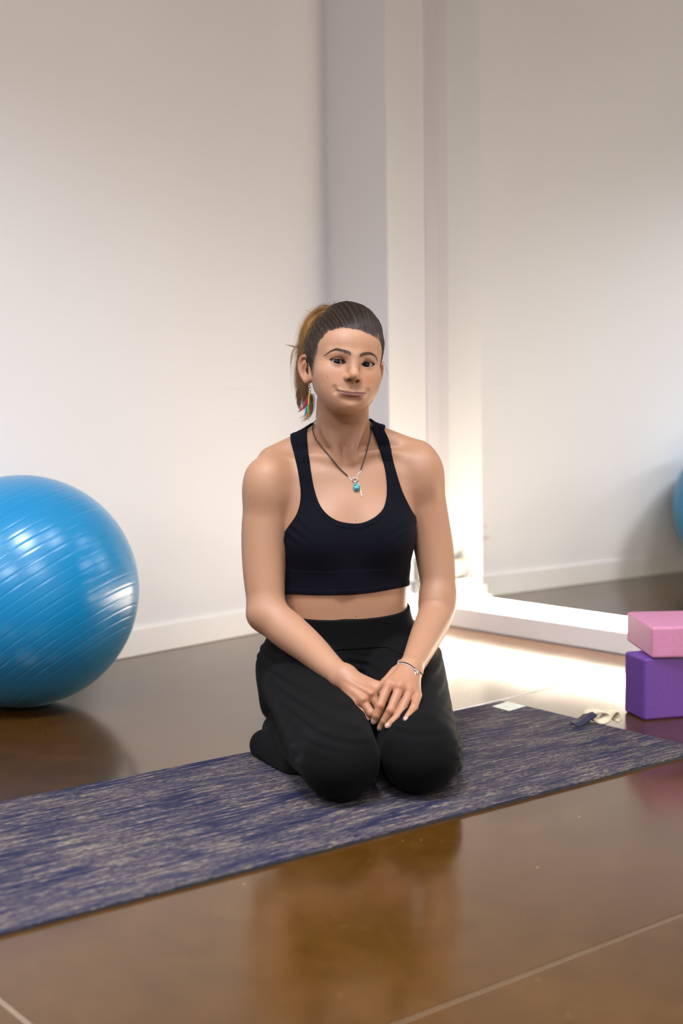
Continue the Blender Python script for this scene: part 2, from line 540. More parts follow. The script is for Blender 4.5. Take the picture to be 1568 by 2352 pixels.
ribbon(bm, catmull([sp(.004, .0, .004), sp(.018, .004, .012), sp(.030, .004, .026), sp(.040, .004, .024), sp(.043, .004, .010), sp(.036, .004, .003)], 22), wdir, 0.022, 0.004)
bmesh.ops.recalc_face_normals(bm, faces=bm.faces)
from_bm('webbing_end', bm, M_strap, strap, True)

# ------------------------------------------------------------------ exercise ball
BALL_D = 3.49
bc = P(51, 1356, BALL_D); BALL_R = 0.2865; bc[2] = BALL_R - 0.002
ax = np.array([0.56, -0.14, -0.80]); ax /= np.linalg.norm(ax)
bx = np.cross(ax, [0, 1.0, 0]); bx /= np.linalg.norm(bx); by = np.cross(ax, bx)
groove = [math.radians(x) for x in np.arange(-62, 63, 5.2)]
lat = set(np.linspace(-math.pi / 2, math.pi / 2, 73)[1:-1].tolist())
for g in groove:
    for d in (-0.022, -0.013, -0.006, 0.0, 0.006, 0.013, 0.022): lat.add(g + d)
lat = np.array(sorted(lat))
dr = np.zeros_like(lat)
for g in groove:
    x = (lat - g) / 0.0075
    dr += -0.00055 * np.exp(-x * x) + 0.0001 * np.exp(-((lat - g - 0.013) / 0.007) ** 2)
NS = 144
bm = bmesh.new()
rows = []
for th, d in zip(lat, dr):
    r = BALL_R + d
    rows.append([bm.verts.new(bc + ax * r * math.sin(th) + r * math.cos(th) * (bx * math.cos(p) + by * math.sin(p))) for p in np.linspace(0, 2 * math.pi, NS, endpoint=False)])
for i in range(len(rows) - 1):
    for k in range(NS):
        bm.faces.new((rows[i][k], rows[i][(k + 1) % NS], rows[i + 1][(k + 1) % NS], rows[i + 1][k]))
s0, s1 = bm.verts.new(bc - ax * BALL_R), bm.verts.new(bc + ax * BALL_R)
for k in range(NS):
    bm.faces.new((s0, rows[0][(k + 1) % NS], rows[0][k])); bm.faces.new((s1, rows[-1][k], rows[-1][(k + 1) % NS]))
for v in bm.verts: v.co.z = max(v.co.z, 0.0004)           # settles on the floor
bmesh.ops.recalc_face_normals(bm, faces=bm.faces)
tb = NT('blue_vinyl')
tb.set(Base_Color=(0.004, 0.195, 0.41), Roughness=0.27)
tb.b.inputs['Subsurface Weight'].default_value = 0.0
tb.b.inputs['IOR'].default_value = 1.55
tb.b.inputs['Sheen Weight'].default_value = 0.22
tb.b.inputs['Sheen Roughness'].default_value = 0.4
tb.b.inputs['Sheen Tint'].default_value = (0.6, 0.85, 1.0, 1)
tb.bump(tb.noise(tb.coords('Object'), 160, 2), 0.03, 0.001)
ball = empty('exercise_ball', (bc[0], bc[1], 0))
tag(ball, 'large glossy blue exercise ball with ringed grooves, on the floor by the left wall', 'ball')
from_bm('inflated_body', bm, tb.m, ball, True)
bm = bmesh.new()
pv = bc - ax * (BALL_R - 0.001)
bm_tube(bm, [pv + ax * .002, pv - ax * 0.0015, pv - ax * 0.003], [0.009, 0.009, 0.006], 16)
from_bm('valve_plug', bm, simple('white_plug', (0.7, 0.72, 0.72), 0.4), ball, False)

# ------------------------------------------------------------------ yoga blocks


def foam(name, c1, c2):
    t = NT(name); v = t.coords('Object')
    t.set(Base_Color=t.ramp(t.noise(v, 120, 3, 0.6), [(0.35, c1), (0.65, c2)]), Roughness=0.6)
    t.bump(t.noise(v, 420, 2, 0.6), 0.15, 0.0008); return t.m


M_purple = foam('purple_foam', (0.100, 0.030, 0.215), (0.120, 0.040, 0.250))
M_pink = foam('pink_foam', (0.52, 0.195, 0.32), (0.57, 0.225, 0.355))


def block(name, corner, ang, lx, ly, lz, mat, label, z0=0.0):
    """block whose near-left bottom corner is `corner`, length lx along angle ang"""
    d = np.array([math.cos(ang), math.sin(ang)]); e = np.array([-d[1], d[0]])
    c = np.asarray(corner) + d * lx / 2 + e * ly / 2
    bm = bmesh.new(); bm_box(bm, (0, 0, lz / 2), lx, ly, lz, None, 0.0065, 3)
    o = from_bm(name, bm, mat)
    o.location = (c[0], c[1], z0); o.rotation_euler = (0, 0, ang)
    tag(o, label, 'block', 'foam yoga blocks stacked beside the mat'); return o


pb = PF(1478, 1656, 0)[:2]
block('yoga_block', pb, math.radians(15), 0.228, 0.100, 0.145, M_purple,
      'purple foam yoga block standing on edge on the floor, under the pink one')
pk = PF(1496, 1513, 0.1452)[:2]
block('yoga_block', pk, math.radians(3), 0.150, 0.228, 0.073, M_pink,
      'pink foam yoga block lying flat on top of the purple block', 0.1452)

# ------------------------------------------------------------------ wall socket (seen in the mirror) and plugged-in adapter
M_white = simple('white_plastic', (0.80, 0.79, 0.77), 0.35)
M_grey = simple('grey_plastic', (0.23, 0.22, 0.21), 0.45)


def frame3(n2):
    n = np.array([n2[0], n2[1], 0.0]); d = np.array([-n2[1], n2[0], 0.0]); return d, n, np.array([0, 0, 1.0])


def socket(label, pos, n2):
    d, n, z = frame3(n2); R = np.array([d, n, z]).T
    o = empty('wall_socket', (pos[0], pos[1], pos[2])); tag(o, label, 'socket')
    p = np.asarray(pos, float)
    bm = bmesh.new(); bm_box(bm, p + n * 0.005, 0.084, 0.010, 0.084, R, 0.004); from_bm('plate', bm, M_white, o)
    bm = bmesh.new(); pts = [p + n * 0.0102, p + n * 0.0125]
    bm_tube(bm, pts, [0.024, 0.0225], 28); from_bm('insert', bm, M_white, o)
    for s in (-1, 1):
        bm = bmesh.new(); q = p + d * s * 0.0095
        bm_tube(bm, [q + n * 0.0115, q + n * 0.0131], 0.003, 10); from_bm('pin_hole', bm, M_grey, o)
    return o


sw = P(1112, 1212, 5.10); sw2 = np.array([-0.262, 4.462]) + WL_d * 0.058
sw2 = sw2 - WL_n * ((sw2 - WL_p) @ WL_n)
socket('white wall socket low on the left wall, seen in the mirror', (sw2[0], sw2[1], 0.262), WL_n)
# adapter on the pilaster, between the arm and the waist
ap = P(957, 1349, 4.55); d3, n3, z3 = frame3(pn)
ab = ROOT + M_n * 0.07
def on_p(x, z, out): return np.array([ROOT[0], ROOT[1], 0]) + np.array([M_n[0], M_n[1], 0]) * x + z3 * z + n3 * out
Rp = np.array([np.array([M_n[0], M_n[1], 0]), n3, z3]).T
ad = empty('power_adapter', (*on_p(0.09, 0.105, 0.006)[:2], 0.105))
tag(ad, 'small white power adapter with grey plug above the pilaster skirting, between arm and waist', 'adapter')
bm = bmesh.new(); bm_box(bm, on_p(0.095, 0.122, 0.022), 0.055, 0.036, 0.034, Rp, 0.004); from_bm('body', bm, M_white, ad)
bm = bmesh.new(); bm_box(bm, on_p(0.092, 0.176, 0.012), 0.046, 0.024, 0.060, Rp, 0.006); o = from_bm('plug', bm, simple('warm_grey_plastic', (0.42, 0.37, 0.32), 0.5), ad); o['label'] = 'grey plug'
bm = bmesh.new(); bm_tube(bm, catmull([on_p(0.118, 0.126, .03), on_p(0.135, 0.15, .03), on_p(0.125, 0.195, .026), on_p(0.10, 0.212, .02), on_p(0.092, 0.204, .014)], 30), 0.003, 8); from_bm('cable', bm, M_grey, ad, True)
bm = bmesh.new(); bm_tube(bm, catmull([on_p(0.07, 0.118, .036), on_p(0.05, 0.115, .032), on_p(0.03, 0.112, .026), on_p(0.012, 0.108, .02)], 16), 0.002, 8); from_bm('output_lead', bm, M_grey, ad, True)
# ------------------------------------------------------------------ implicit-surface modelling kit
F32 = np.float32


def smin(a, b, k):
    h = np.maximum(k - np.abs(a - b), 0) / k
    return np.minimum(a, b) - h * h * k * 0.25


def smax(a, b, k):
    return -smin(-a, -b, k)


class RC:
    """tapered capsule from a (radius ra) to b (radius rb)"""
    def __init__(s, a, b, ra, rb):
        s.a = np.asarray(a, F32); s.b = np.asarray(b, F32); s.ra, s.rb = F32(ra), F32(rb)
        s.lo = np.minimum(s.a - ra, s.b - rb); s.hi = np.maximum(s.a + ra, s.b + rb)
        ba = s.b - s.a; s.ba = ba; s.l2 = max(float(ba @ ba), 1e-12); s.rr = s.ra - s.rb
        s.a2 = s.l2 - s.rr * s.rr; s.il2 = 1.0 / s.l2

    def __call__(s, X, box=None):
        pa = X - s.a; y = pa @ s.ba; z = y - s.l2
        q = pa * F32(s.l2) - s.ba * y[:, None]; x2 = np.einsum('ij,ij->i', q, q)
        y2 = y * y * s.l2; z2 = z * z * s.l2
        k = np.sign(s.rr) * s.rr * s.rr * x2
        d = (np.sqrt(np.maximum(x2 * s.a2 * s.il2, 0)) + y * s.rr) * s.il2 - s.ra
        m1 = np.sign(z) * s.a2 * z2 > k
        m2 = np.sign(y) * s.a2 * y2 < k
        d = np.where(m2, np.sqrt(x2 + y2) * s.il2 - s.ra, d)
        d = np.where(m1, np.sqrt(x2 + z2) * s.il2 - s.rb, d)
        return d


class ELL:
    def __init__(s, c, r, R=None):
        s.c = np.asarray(c, F32); s.r = np.asarray(r, F32) * np.ones(3, F32)
        s.R = np.eye(3, dtype=F32) if R is None else np.asarray(R, F32)     # columns = axes
        e = np.sqrt(((s.R * s.r[None, :]) ** 2).sum(1)); s.lo = s.c - e; s.hi = s.c + e

    def __call__(s, X, box=None):
        q = (X - s.c) @ s.R / s.r
        k0 = np.sqrt(np.einsum('ij,ij->i', q, q)); q = q / s.r
        k1 = np.sqrt(np.einsum('ij,ij->i', q, q))
        return np.where(k0 < 1e-4, -s.r.min(), k0 * (k0 - 1) / np.maximum(k1, 1e-6))


class FN:
    def __init__(s, f, lo, hi): s.f = f; s.lo = np.asarray(lo, F32); s.hi = np.asarray(hi, F32)
    def __call__(s, X, box=None): return s.f(X)


class LOFT:
    """stack of elliptical sections along z: rows (z, cx, cy, a, b); yaw turns the sections; e = superellipse exponent"""
    def __init__(s, rows, yaw=0.0, k=0.03, e=2.0):
        r = np.array(sorted(rows), float); s.k = k; s.e = e
        n = 160; s.z = np.linspace(r[0, 0], r[-1, 0], n)
        t = np.interp(s.z, r[:, 0], np.arange(len(r)))
        s.tab = catmull(r, 40 * len(r))
        s.tab = np.stack([np.interp(s.z, s.tab[:, 0], s.tab[:, i]) for i in range(5)], 1)
        s.c, s.s = math.cos(yaw), math.sin(yaw)
        m = s.tab[:, 3:].max(); c = s.tab[:, 1:3]
        s.lo = np.array([c[:, 0].min() - m, c[:, 1].min() - m, r[0, 0]], F32)
        s.hi = np.array([c[:, 0].max() + m, c[:, 1].max() + m, r[-1, 0]], F32)

    def __call__(s, X, box=None):
        z = X[:, 2]; g = [np.interp(z, s.z, s.tab[:, i]).astype(F32) for i in range(1, 5)]
        dx = X[:, 0] - g[0]; dy = X[:, 1] - g[1]
        u = np.abs(dx * s.c + dy * s.s) / g[2]; v = np.abs(-dx * s.s + dy * s.c) / g[3]
        k0 = (u ** s.e + v ** s.e) ** (1.0 / s.e)
        k1 = np.sqrt((u / g[2]) ** 2 + (v / g[3]) ** 2)
        d = np.where(k0 < 1e-3, -g[3], k0 * (k0 - 1) / np.maximum(k1, 1e-5))
        dz = np.maximum(z - s.z[-1], s.z[0] - z)
        return smax(d, dz.astype(F32), s.k)


class GRP:
    """ordered blend of shapes; op 'a' adds, 's' carves; k is the blend radius (a number or a function of the points)"""
    def __init__(s, items=()): s.items = []; s.lo = np.full(3, 9e9, F32); s.hi = -s.lo; [s.add(*i) for i in items]

    def add(s, sh, k=0.01, op='a', kmax=None):
        km = kmax if kmax is not None else k
        s.items.append((sh, k, op, km))
        if op == 'a': s.lo = np.minimum(s.lo, sh.lo - km * .3); s.hi = np.maximum(s.hi, sh.hi + km * .3)
        return s

    def sub(s, sh, k=0.004): return s.add(sh, k, 's')

    def chain(s, pts, rads, k=0.01, k_in=None):
        g = GRP(); m = len(pts)
        if m > 2:
            q = catmull(np.concatenate([np.asarray(pts, float), np.asarray(rads, float)[:, None]], 1), 4 * (m - 1) + 1)
            pts, rads = q[:, :3], q[:, 3]
        for i in range(len(pts) - 1): g.add(RC(pts[i], pts[i + 1], rads[i], rads[i + 1]), k_in or 0.0003)
        return s.add(g, k)

    def __call__(s, X, box=None):
        if box is None: box = (X.min(0), X.max(0))
        d = None
        for sh, k, op, km in s.items:
            m = km * 1.6 + 0.010
            if np.any(box[0] > sh.hi + m) or np.any(box[1] < sh.lo - m): continue
            if d is None:
                if op == 's': continue
                d = sh(X, box).astype(F32)
                continue
            kk = k(X) if callable(k) else k
            v = sh(X, box)
            d = smin(d, v, kk) if op == 'a' else smax(d, -v, kk)
        return np.full(len(X), 0.08, F32) if d is None else d


def axis(*segs):
    """segs: (from, to, step) runs joined into one increasing coordinate list"""
    out = [segs[0][0]]
    for a, b, h in segs:
        n = max(1, int(round((b - a) / h))); out += list(a + (b - a) * (np.arange(n) + 1) / n)
    return np.array(out, F32)


def surface(f, xs, ys, zs, B=20, project=2, guard=1.7):
    """surface nets over a rectilinear grid, evaluated only in blocks near the surface -> verts, quads"""
    nx, ny, nz = len(xs), len(ys), len(zs)
    bi = [np.arange(0, n - 1, B) for n in (nx, ny, nz)]
    cent, info = [], []
    for i in bi[0]:
        for j in bi[1]:
            for k in bi[2]:
                e = (min(i + B, nx - 1), min(j + B, ny - 1), min(k + B, nz - 1))
                lo = np.array([xs[i], ys[j], zs[k]]); hi = np.array([xs[e[0]], ys[e[1]], zs[e[2]]])
                cent.append((lo + hi) / 2); info.append((i, j, k, *e, np.linalg.norm(hi - lo) / 2))
    cent = np.array(cent, F32)
    full = np.concatenate([f(cent[q:q + 4000], (np.full(3, -9., F32), np.full(3, 9., F32))) for q in range(0, len(cent), 4000)])
    V, ID, Q = [], [], []
    CYZ = (ny - 1) * (nz - 1); CZ = nz - 1
    # pass 1: every sample is evaluated by exactly one block, so neighbouring blocks always agree
    blocks, far = {}, {}
    for d0, (i0, j0, k0, i1, j1, k1, hd) in zip(full, info):
        key = (i0 // B, j0 // B, k0 // B)
        if abs(d0) > hd * guard + 0.006:
            far[key] = d0; continue
        e1, e2, e3 = (i1 + (i1 == nx - 1)), (j1 + (j1 == ny - 1)), (k1 + (k1 == nz - 1))
        gx, gy, gz = xs[i0:e1], ys[j0:e2], zs[k0:e3]
        sh = (len(gx), len(gy), len(gz))
        X = np.empty(sh + (3,), F32); X[..., 0] = gx[:, None, None]; X[..., 1] = gy[None, :, None]; X[..., 2] = gz[None, None, :]
        box = (np.array([gx[0], gy[0], gz[0]]), np.array([gx[-1], gy[-1], gz[-1]]))
        blocks[key] = f(X.reshape(-1, 3), box).reshape(sh)
    # pass 2: cells and quads, with a one-sample halo taken from the neighbours
    for (i0, j0, k0, i1, j1, k1, hd) in info:
        key = (i0 // B, j0 // B, k0 // B)
        if key not in blocks: continue
        own = blocks[key]
        tot = (min(i1 + 1, nx) - i0, min(j1 + 1, ny) - j0, min(k1 + 1, nz) - k0)
        D = np.empty(tot, F32); D[:own.shape[0], :own.shape[1], :own.shape[2]] = own
        for o in range(1, 8):
            w = [(o >> q) & 1 for q in range(3)]
            if any(w[q] and tot[q] == own.shape[q] for q in range(3)): continue
            nk = tuple(key[q] + w[q] for q in range(3))
            dst = tuple(slice(own.shape[q], tot[q]) if w[q] else slice(0, own.shape[q]) for q in range(3))
            src = tuple(slice(0, 1) if w[q] else slice(0, own.shape[q]) for q in range(3))
            D[dst] = blocks[nk][src] if nk in blocks else math.copysign(0.05, far.get(nk, 1.0))
        gx, gy, gz = xs[i0:i0 + tot[0]], ys[j0:j0 + tot[1]], zs[k0:k0 + tot[2]]
        sh = tot; S = D < 0
        if S.all() or not S.any(): continue
        box = (np.array([gx[0], gy[0], gz[0]]), np.array([gx[-1], gy[-1], gz[-1]]))
        cnt = np.zeros((sh[0] - 1, sh[1] - 1, sh[2] - 1), np.int8)
        for o in range(8):
            cnt += S[(o & 1):sh[0] - 1 + (o & 1), (o >> 1 & 1):sh[1] - 1 + (o >> 1 & 1), (o >> 2):sh[2] - 1 + (o >> 2)]
        ci = np.argwhere((cnt > 0) & (cnt < 8))
        if len(ci) == 0: continue
        acc = np.zeros((len(ci), 3), np.float64); num = np.zeros(len(ci))
        def samp(o): return D[ci[:, 0] + (o & 1), ci[:, 1] + (o >> 1 & 1), ci[:, 2] + (o >> 2)]
        def pos(o): return np.stack([gx[ci[:, 0] + (o & 1)], gy[ci[:, 1] + (o >> 1 & 1)], gz[ci[:, 2] + (o >> 2)]], 1)
        for o in range(8):
            for bit in (1, 2, 4):
                if o & bit: continue
                da, db = samp(o), samp(o | bit); m = (da < 0) != (db < 0)
                if not m.any(): continue
                t = np.where(m, da / np.where(m, da - db, 1), 0)
                pa, pb = pos(o), pos(o | bit)
                acc += np.where(m[:, None], pa + (pb - pa) * t[:, None], 0); num += m
        v = (acc / num[:, None]).astype(F32)
        for _ in range(project):
            e = F32(0.0004); d = f(v, box)
            g = np.stack([f(v + np.eye(3, dtype=F32)[q] * e, box) - d for q in range(3)], 1) / e
            g2 = np.maximum((g * g).sum(1), 0.15)
            st_ = -(d / g2)[:, None] * g
            l = np.linalg.norm(st_, axis=1); lim = 0.0008
            v = v + st_ * np.minimum(1, lim / np.maximum(l, 1e-9))[:, None]
        gi = (ci[:, 0] + i0).astype(np.int64) * CYZ + (ci[:, 1] + j0) * CZ + (ci[:, 2] + k0)
        V.append(v); ID.append(gi)
        # quads around crossed grid edges whose base sample belongs to this block
        nbx, nby, nbz = i1 - i0, j1 - j0, k1 - k0
        for axn in range(3):
            sl = [slice(0, nbx), slice(0, nby), slice(0, nbz)]; sl2 = list(sl)
            hi_ = (nbx, nby, nbz)[axn]
            sl2[axn] = slice(1, hi_ + 1)
            A, Bv = S[tuple(sl)], S[tuple(sl2)]
            n0 = [min(A.shape[q], Bv.shape[q]) for q in range(3)]
            A = A[:n0[0], :n0[1], :n0[2]]; Bv = Bv[:n0[0], :n0[1], :n0[2]]
            x = np.argwhere(A != Bv)
            if len(x) == 0: continue
            flip = A[x[:, 0], x[:, 1], x[:, 2]]
            x = x + np.array([i0, j0, k0]); p, q = [(1, 2), (2, 0), (0, 1)][axn]
            ok = (x[:, p] > 0) & (x[:, q] > 0)
            x, flip = x[ok], flip[ok]
            def cid(dp, dq):
                y = x.copy(); y[:, p] -= dp; y[:, q] -= dq
                return y[:, 0].astype(np.int64) * CYZ + y[:, 1] * CZ + y[:, 2]
            c = np.stack([cid(1, 1), cid(0, 1), cid(0, 0), cid(1, 0)], 1)
            c[~flip] = c[~flip][:, ::-1]
            Q.append(c)
    V = np.concatenate(V); ID = np.concatenate(ID); Q = np.concatenate(Q)
    ID, first = np.unique(ID, return_index=True); V = V[first]
    order = ID; pos_ = np.searchsorted(order, Q); pos_ = np.clip(pos_, 0, len(order) - 1)
    good = (order[pos_] == Q).all(1)
    if not good.all(): print('dropped quads', int((~good).sum()))
    return V, pos_[good]


def mesh_from(name, V, Q, col=None):
    me = bpy.data.meshes.new(name)
    me.vertices.add(len(V)); me.vertices.foreach_set('co', V.astype(np.float32).ravel())
    me.loops.add(4 * len(Q)); me.loops.foreach_set('vertex_index', Q.astype(np.int32).ravel())
    me.polygons.add(len(Q)); me.polygons.foreach_set('loop_start', np.arange(0, 4 * len(Q), 4, dtype=np.int32))
    me.update(calc_edges=True)
    me.polygons.foreach_set('use_smooth', np.ones(len(Q), bool))
    if col is not None:
        at = me.color_attributes.new('tone', 'FLOAT_COLOR', 'POINT')
        c = np.ones((len(V), 4), np.float32); c[:, :3] = col; at.data.foreach_set('color', c.ravel())
    me.update(); return me


def march(f, o, d, t0, t1, n=160):
    """first crossing of f along rays o + t d (arrays) -> points, hit mask"""
    o = np.atleast_2d(np.asarray(o, F32)); d = np.atleast_2d(np.asarray(d, F32))
    t = np.full(len(o), t0, F32); hit = np.zeros(len(o), bool)
    for _ in range(n):
        X = o + d * t[:, None]; v = f(X)
        hit |= np.abs(v) < 0.0002
        t = np.where(hit, t, t + np.clip(v * 0.7, -0.01, 0.02))
        if (hit | (t > t1)).all(): break
    return o + d * t[:, None], hit & (t <= t1)


def strands(name, S, R, mat, parent, col=None, sides=3):
    """hairs as thin tapering tubes joined into one mesh; S: list of (k,3), R: list of (k,), col: list of (k,3) or None"""
    Vs, Qs, Cs, base = [], [], [], 0
    for i, (p, r) in enumerate(zip(S, R)):
        p = np.asarray(p, float); r = np.asarray(r, float); k = len(p)
        T = np.gradient(p, axis=0); T /= np.linalg.norm(T, axis=1)[:, None] + 1e-12
        ref = np.array([0.3, -1.0, 0.2]); N = np.cross(T, ref); N /= np.linalg.norm(N, axis=1)[:, None] + 1e-12
        Bn = np.cross(T, N)
        a = np.arange(sides) * 2 * math.pi / sides
        v = p[:, None] + r[:, None, None] * (np.cos(a)[None, :, None] * N[:, None] + np.sin(a)[None, :, None] * Bn[:, None])
        Vs.append(v.reshape(-1, 3))
        q = np.arange((k - 1) * sides).reshape(k - 1, sides); nx_ = np.roll(q, -1, 1)
        Qs.append(np.stack([q, nx_, nx_ + sides, q + sides], -1).reshape(-1, 4) + base); base += k * sides
        if col is not None: Cs.append(np.repeat(col[i], sides, 0))
    me = mesh_from(name, np.concatenate(Vs), np.concatenate(Qs), np.concatenate(Cs) if col is not None else None)
    return link_mesh(name, me, mat, parent)
# ------------------------------------------------------------------ the kneeling woman: implicit body
# head frame (x = towards image right, y = up, z = out of the face; origin between the ears at eye level)
YAW, PIT, HROLL = math.radians(15.0), math.radians(1.0), math.radians(6.2)
hF = np.array([math.sin(YAW) * math.cos(PIT), -math.cos(YAW) * math.cos(PIT), math.sin(PIT)])
hR = np.array([math.cos(YAW), math.sin(YAW), 0.0]); hU = np.cross(hR, -hF) * 1.0
hU = np.cross(hF, hR) if np.cross(hF, hR)[2] > 0 else np.cross(hR, hF)
hU, hR = (math.cos(HROLL) * hU + math.sin(HROLL) * hR), (math.cos(HROLL) * hR - math.sin(HROLL) * hU)
HB = np.stack([hR, hU, hF], 1)                                  # columns: local axes in world
HO = P(809.5, 834.5, 2.925) - hF * 0.080


def hw(x, y=None, z=None):
    """head-local millimetres -> world"""
    v = np.asarray(x if y is None else (x, y, z), float) * 0.001
    return HO + v @ HB.T


def hl(X):
    """world -> head-local millimetres"""
    return ((np.asarray(X) - HO) @ HB) * 1000.0


def hE(c, r, rot=None):
    R = HB
    if rot is not None:                                          # (angle about y, angle about z, angle about x) in local axes
        ay, az, ax_ = rot
        Ry = np.array([[math.cos(ay), 0, math.sin(ay)], [0, 1, 0], [-math.sin(ay), 0, math.cos(ay)]])
        Rz = np.array([[math.cos(az), -math.sin(az), 0], [math.sin(az), math.cos(az), 0], [0, 0, 1]])
        Rx = np.array([[1, 0, 0], [0, math.cos(ax_), -math.sin(ax_)], [0, math.sin(ax_), math.cos(ax_)]])
        R = HB @ (Ry @ Rz @ Rx)
    return ELL(hw(*c), np.asarray(r, float) * 0.001, R)


def hC(a, b, ra, rb): return RC(hw(*a), hw(*b), ra * .001, rb * .001)


def skull_shapes(g):
    g.add(hE((4, 27, -10), (75, 84, 90)), .01)
    g.add(hE((1, 36, 28), (61, 45, 55)), .03)
    return g


EYE_Z, EYE_R = 67.0, 12.2


def EX(s): return 30.0 if s < 0 else 33.5


HEAD = skull_shapes(GRP())
HEAD.add(hE((1.5, -23, 24), (61.5, 62, 60)), .03)
HEAD.add(hC((-36, -50, 10), (-21, -80, 55), 18, 17), .03)
HEAD.add(hC((39, -50, 10), (21, -80, 55), 18, 17), .03)
HEAD.add(hE((-2, -86.5, 66), (19, 12, 17)), .022)
for s in (-1, 1):
    HEAD.add(hE((s * 44, -23, 53), (21, 18, 20)), .026)
    HEAD.add(hE((s * 35 + 1.5, -48, 50), (21, 23, 22)), .034)
    HEAD.add(hC((s * 12, 17, 81), (s * 44, 17, 64), 7.5, 6), .014)
    HEAD.sub(hE((s * (EX(s) + 1), -1, 95), (19, 10.5, 13)), .014)
# muzzle, nose
HEAD.add(hE((0, -60, 62), (36, 24, 21)), .036)
HEAD.add(hC((0, 9, 84), (0, -22, 98.5), 6.0, 7.6), .018)
HEAD.add(hE((0, -25.5, 100.5), (9.3, 8.4, 9.5)), .009)
for s in (-1, 1):
    HEAD.add(hE((s * 11.4, -30.5, 91.0), (6.2, 6.2, 9.0)), .006)
HEAD.add(hC((0, -32.5, 98), (0, -38, 86), 4.2, 4.5), .005)
for s in (-1, 1):
    HEAD.sub(hE((s * 7.8, -36.2, 96), (4.4, 3.4, 5.4), (s * .35, s * -.25, 0)), .0025)
# philtrum, lips
cat = catmull


def face_z(x, y):
    """depth (mm) of the face so far at local x, y"""
    o = np.array([hw(a, b, 130) for a, b in zip(x, y)]); p, h = march(HEAD, o, np.tile(-hF, (len(o), 1)), 0.0, .12)
    return hl(p)[:, 2]


def lip_chain(pts, lift, r_mid, r_end, n):
    q = cat(pts, n); z = face_z(q[:, 0], q[:, 1])
    t_ = np.sin(math.pi * np.arange(n) / (n - 1)); r = r_end + (r_mid - r_end) * t_
    p = np.concatenate([q, (z + lift[0] + (lift[1] - lift[0]) * t_)[:, None]], 1); g = GRP()
    for i in range(n - 1): g.add(hC(p[i], p[i + 1], r[i], r[i + 1]), .0015)
    return g


ul_ = lip_chain([(-29, -59.6), (-19, -58.6), (-8, -57.2), (0, -58.0), (8, -57.2), (19, -58.6), (29, -59.6)], (-1.6, -2.0), 2.2, 1.2, 17)
ll_ = lip_chain([(-26, -59.8), (-15, -63.8), (0, -65.6), (15, -63.8), (26, -59.8)], (-2.2, -2.9), 4.2, 1.3, 15)
HEAD.add(ll_, .010)
HEAD.sub(lip_chain([(-33.5, -56.9), (-28, -58.6), (-18, -60.6), (-8, -61.1), (0, -61.6), (8, -61.1), (18, -60.6), (28, -58.6), (33.5, -56.9)], (.2, .5), .55, .9, 29), .0028)
zc = face_z([-34.5, 34.5, 0, -7, 7], [-58, -58, -75, -48, -48])
for s in (-1, 1):                                                          # dimples beside the mouth corners
    z_ = zc[0 if s < 0 else 1]
    HEAD.sub(hC((s * 33.5, -60.5, z_ + 2.2), (s * 36, -54.5, z_ + 1.8), 2.0, 1.5), .010)
HEAD.sub(hE((0, -74.5, zc[2] + 1.6), (10, 3.0, 2.6)), .012)               # crease under the lower lip
HEAD.sub(hE((0, -49, zc[3] + 1.6), (2.0, 5, 2.0)), .006)                  # philtrum
# eyes: lid balls, lid creases, almond openings
LIDS = GRP()


def almond(s):
    c = hw(s * EX(s), 0, EYE_Z)

    def f(X):
        q = ((X - c.astype(F32)) @ HB.astype(F32)) * F32(1000)
        u = q[:, 0] * s                                           # + = outer corner
        t = (u + 0.5) / 15.2
        w = np.clip(1 - t * t, 0, 1)
        top = 0.9 + 4.4 * w ** 0.62 + 0.07 * u
        bot = 0.5 - 4.5 * w ** 0.75 + 0.07 * u
        d = np.maximum(q[:, 1] - top, bot - q[:, 1])
        d = np.maximum(d, (np.abs(t) - 1.0) * 10)
        d = np.maximum(d, 3.0 - q[:, 2])
        return (d * 0.0009).astype(F32)
    return FN(f, c - .024, c + .024)


for s in (-1, 1):
    HEAD.add(hE((s * EX(s), -0.3, EYE_Z), (14.2, 13.4, 13.6)), .005)
    e_ = EX(s)
    cr = [(s * (e_ - 15.5), 2.0, 80), (s * (e_ - 8), 7.2, 80.5), (s * (e_ + 1), 8.6, 80), (s * (e_ + 10), 6.4, 76), (s * (e_ + 15.5), 2.0, 70)]
    cr = cat(cr, 9); g_ = GRP()
    for i in range(8): g_.add(hC(cr[i], cr[i + 1], 1.0, 1.0), .001)
    HEAD.sub(g_, .0025)
    HEAD.sub(almond(s), .0008)
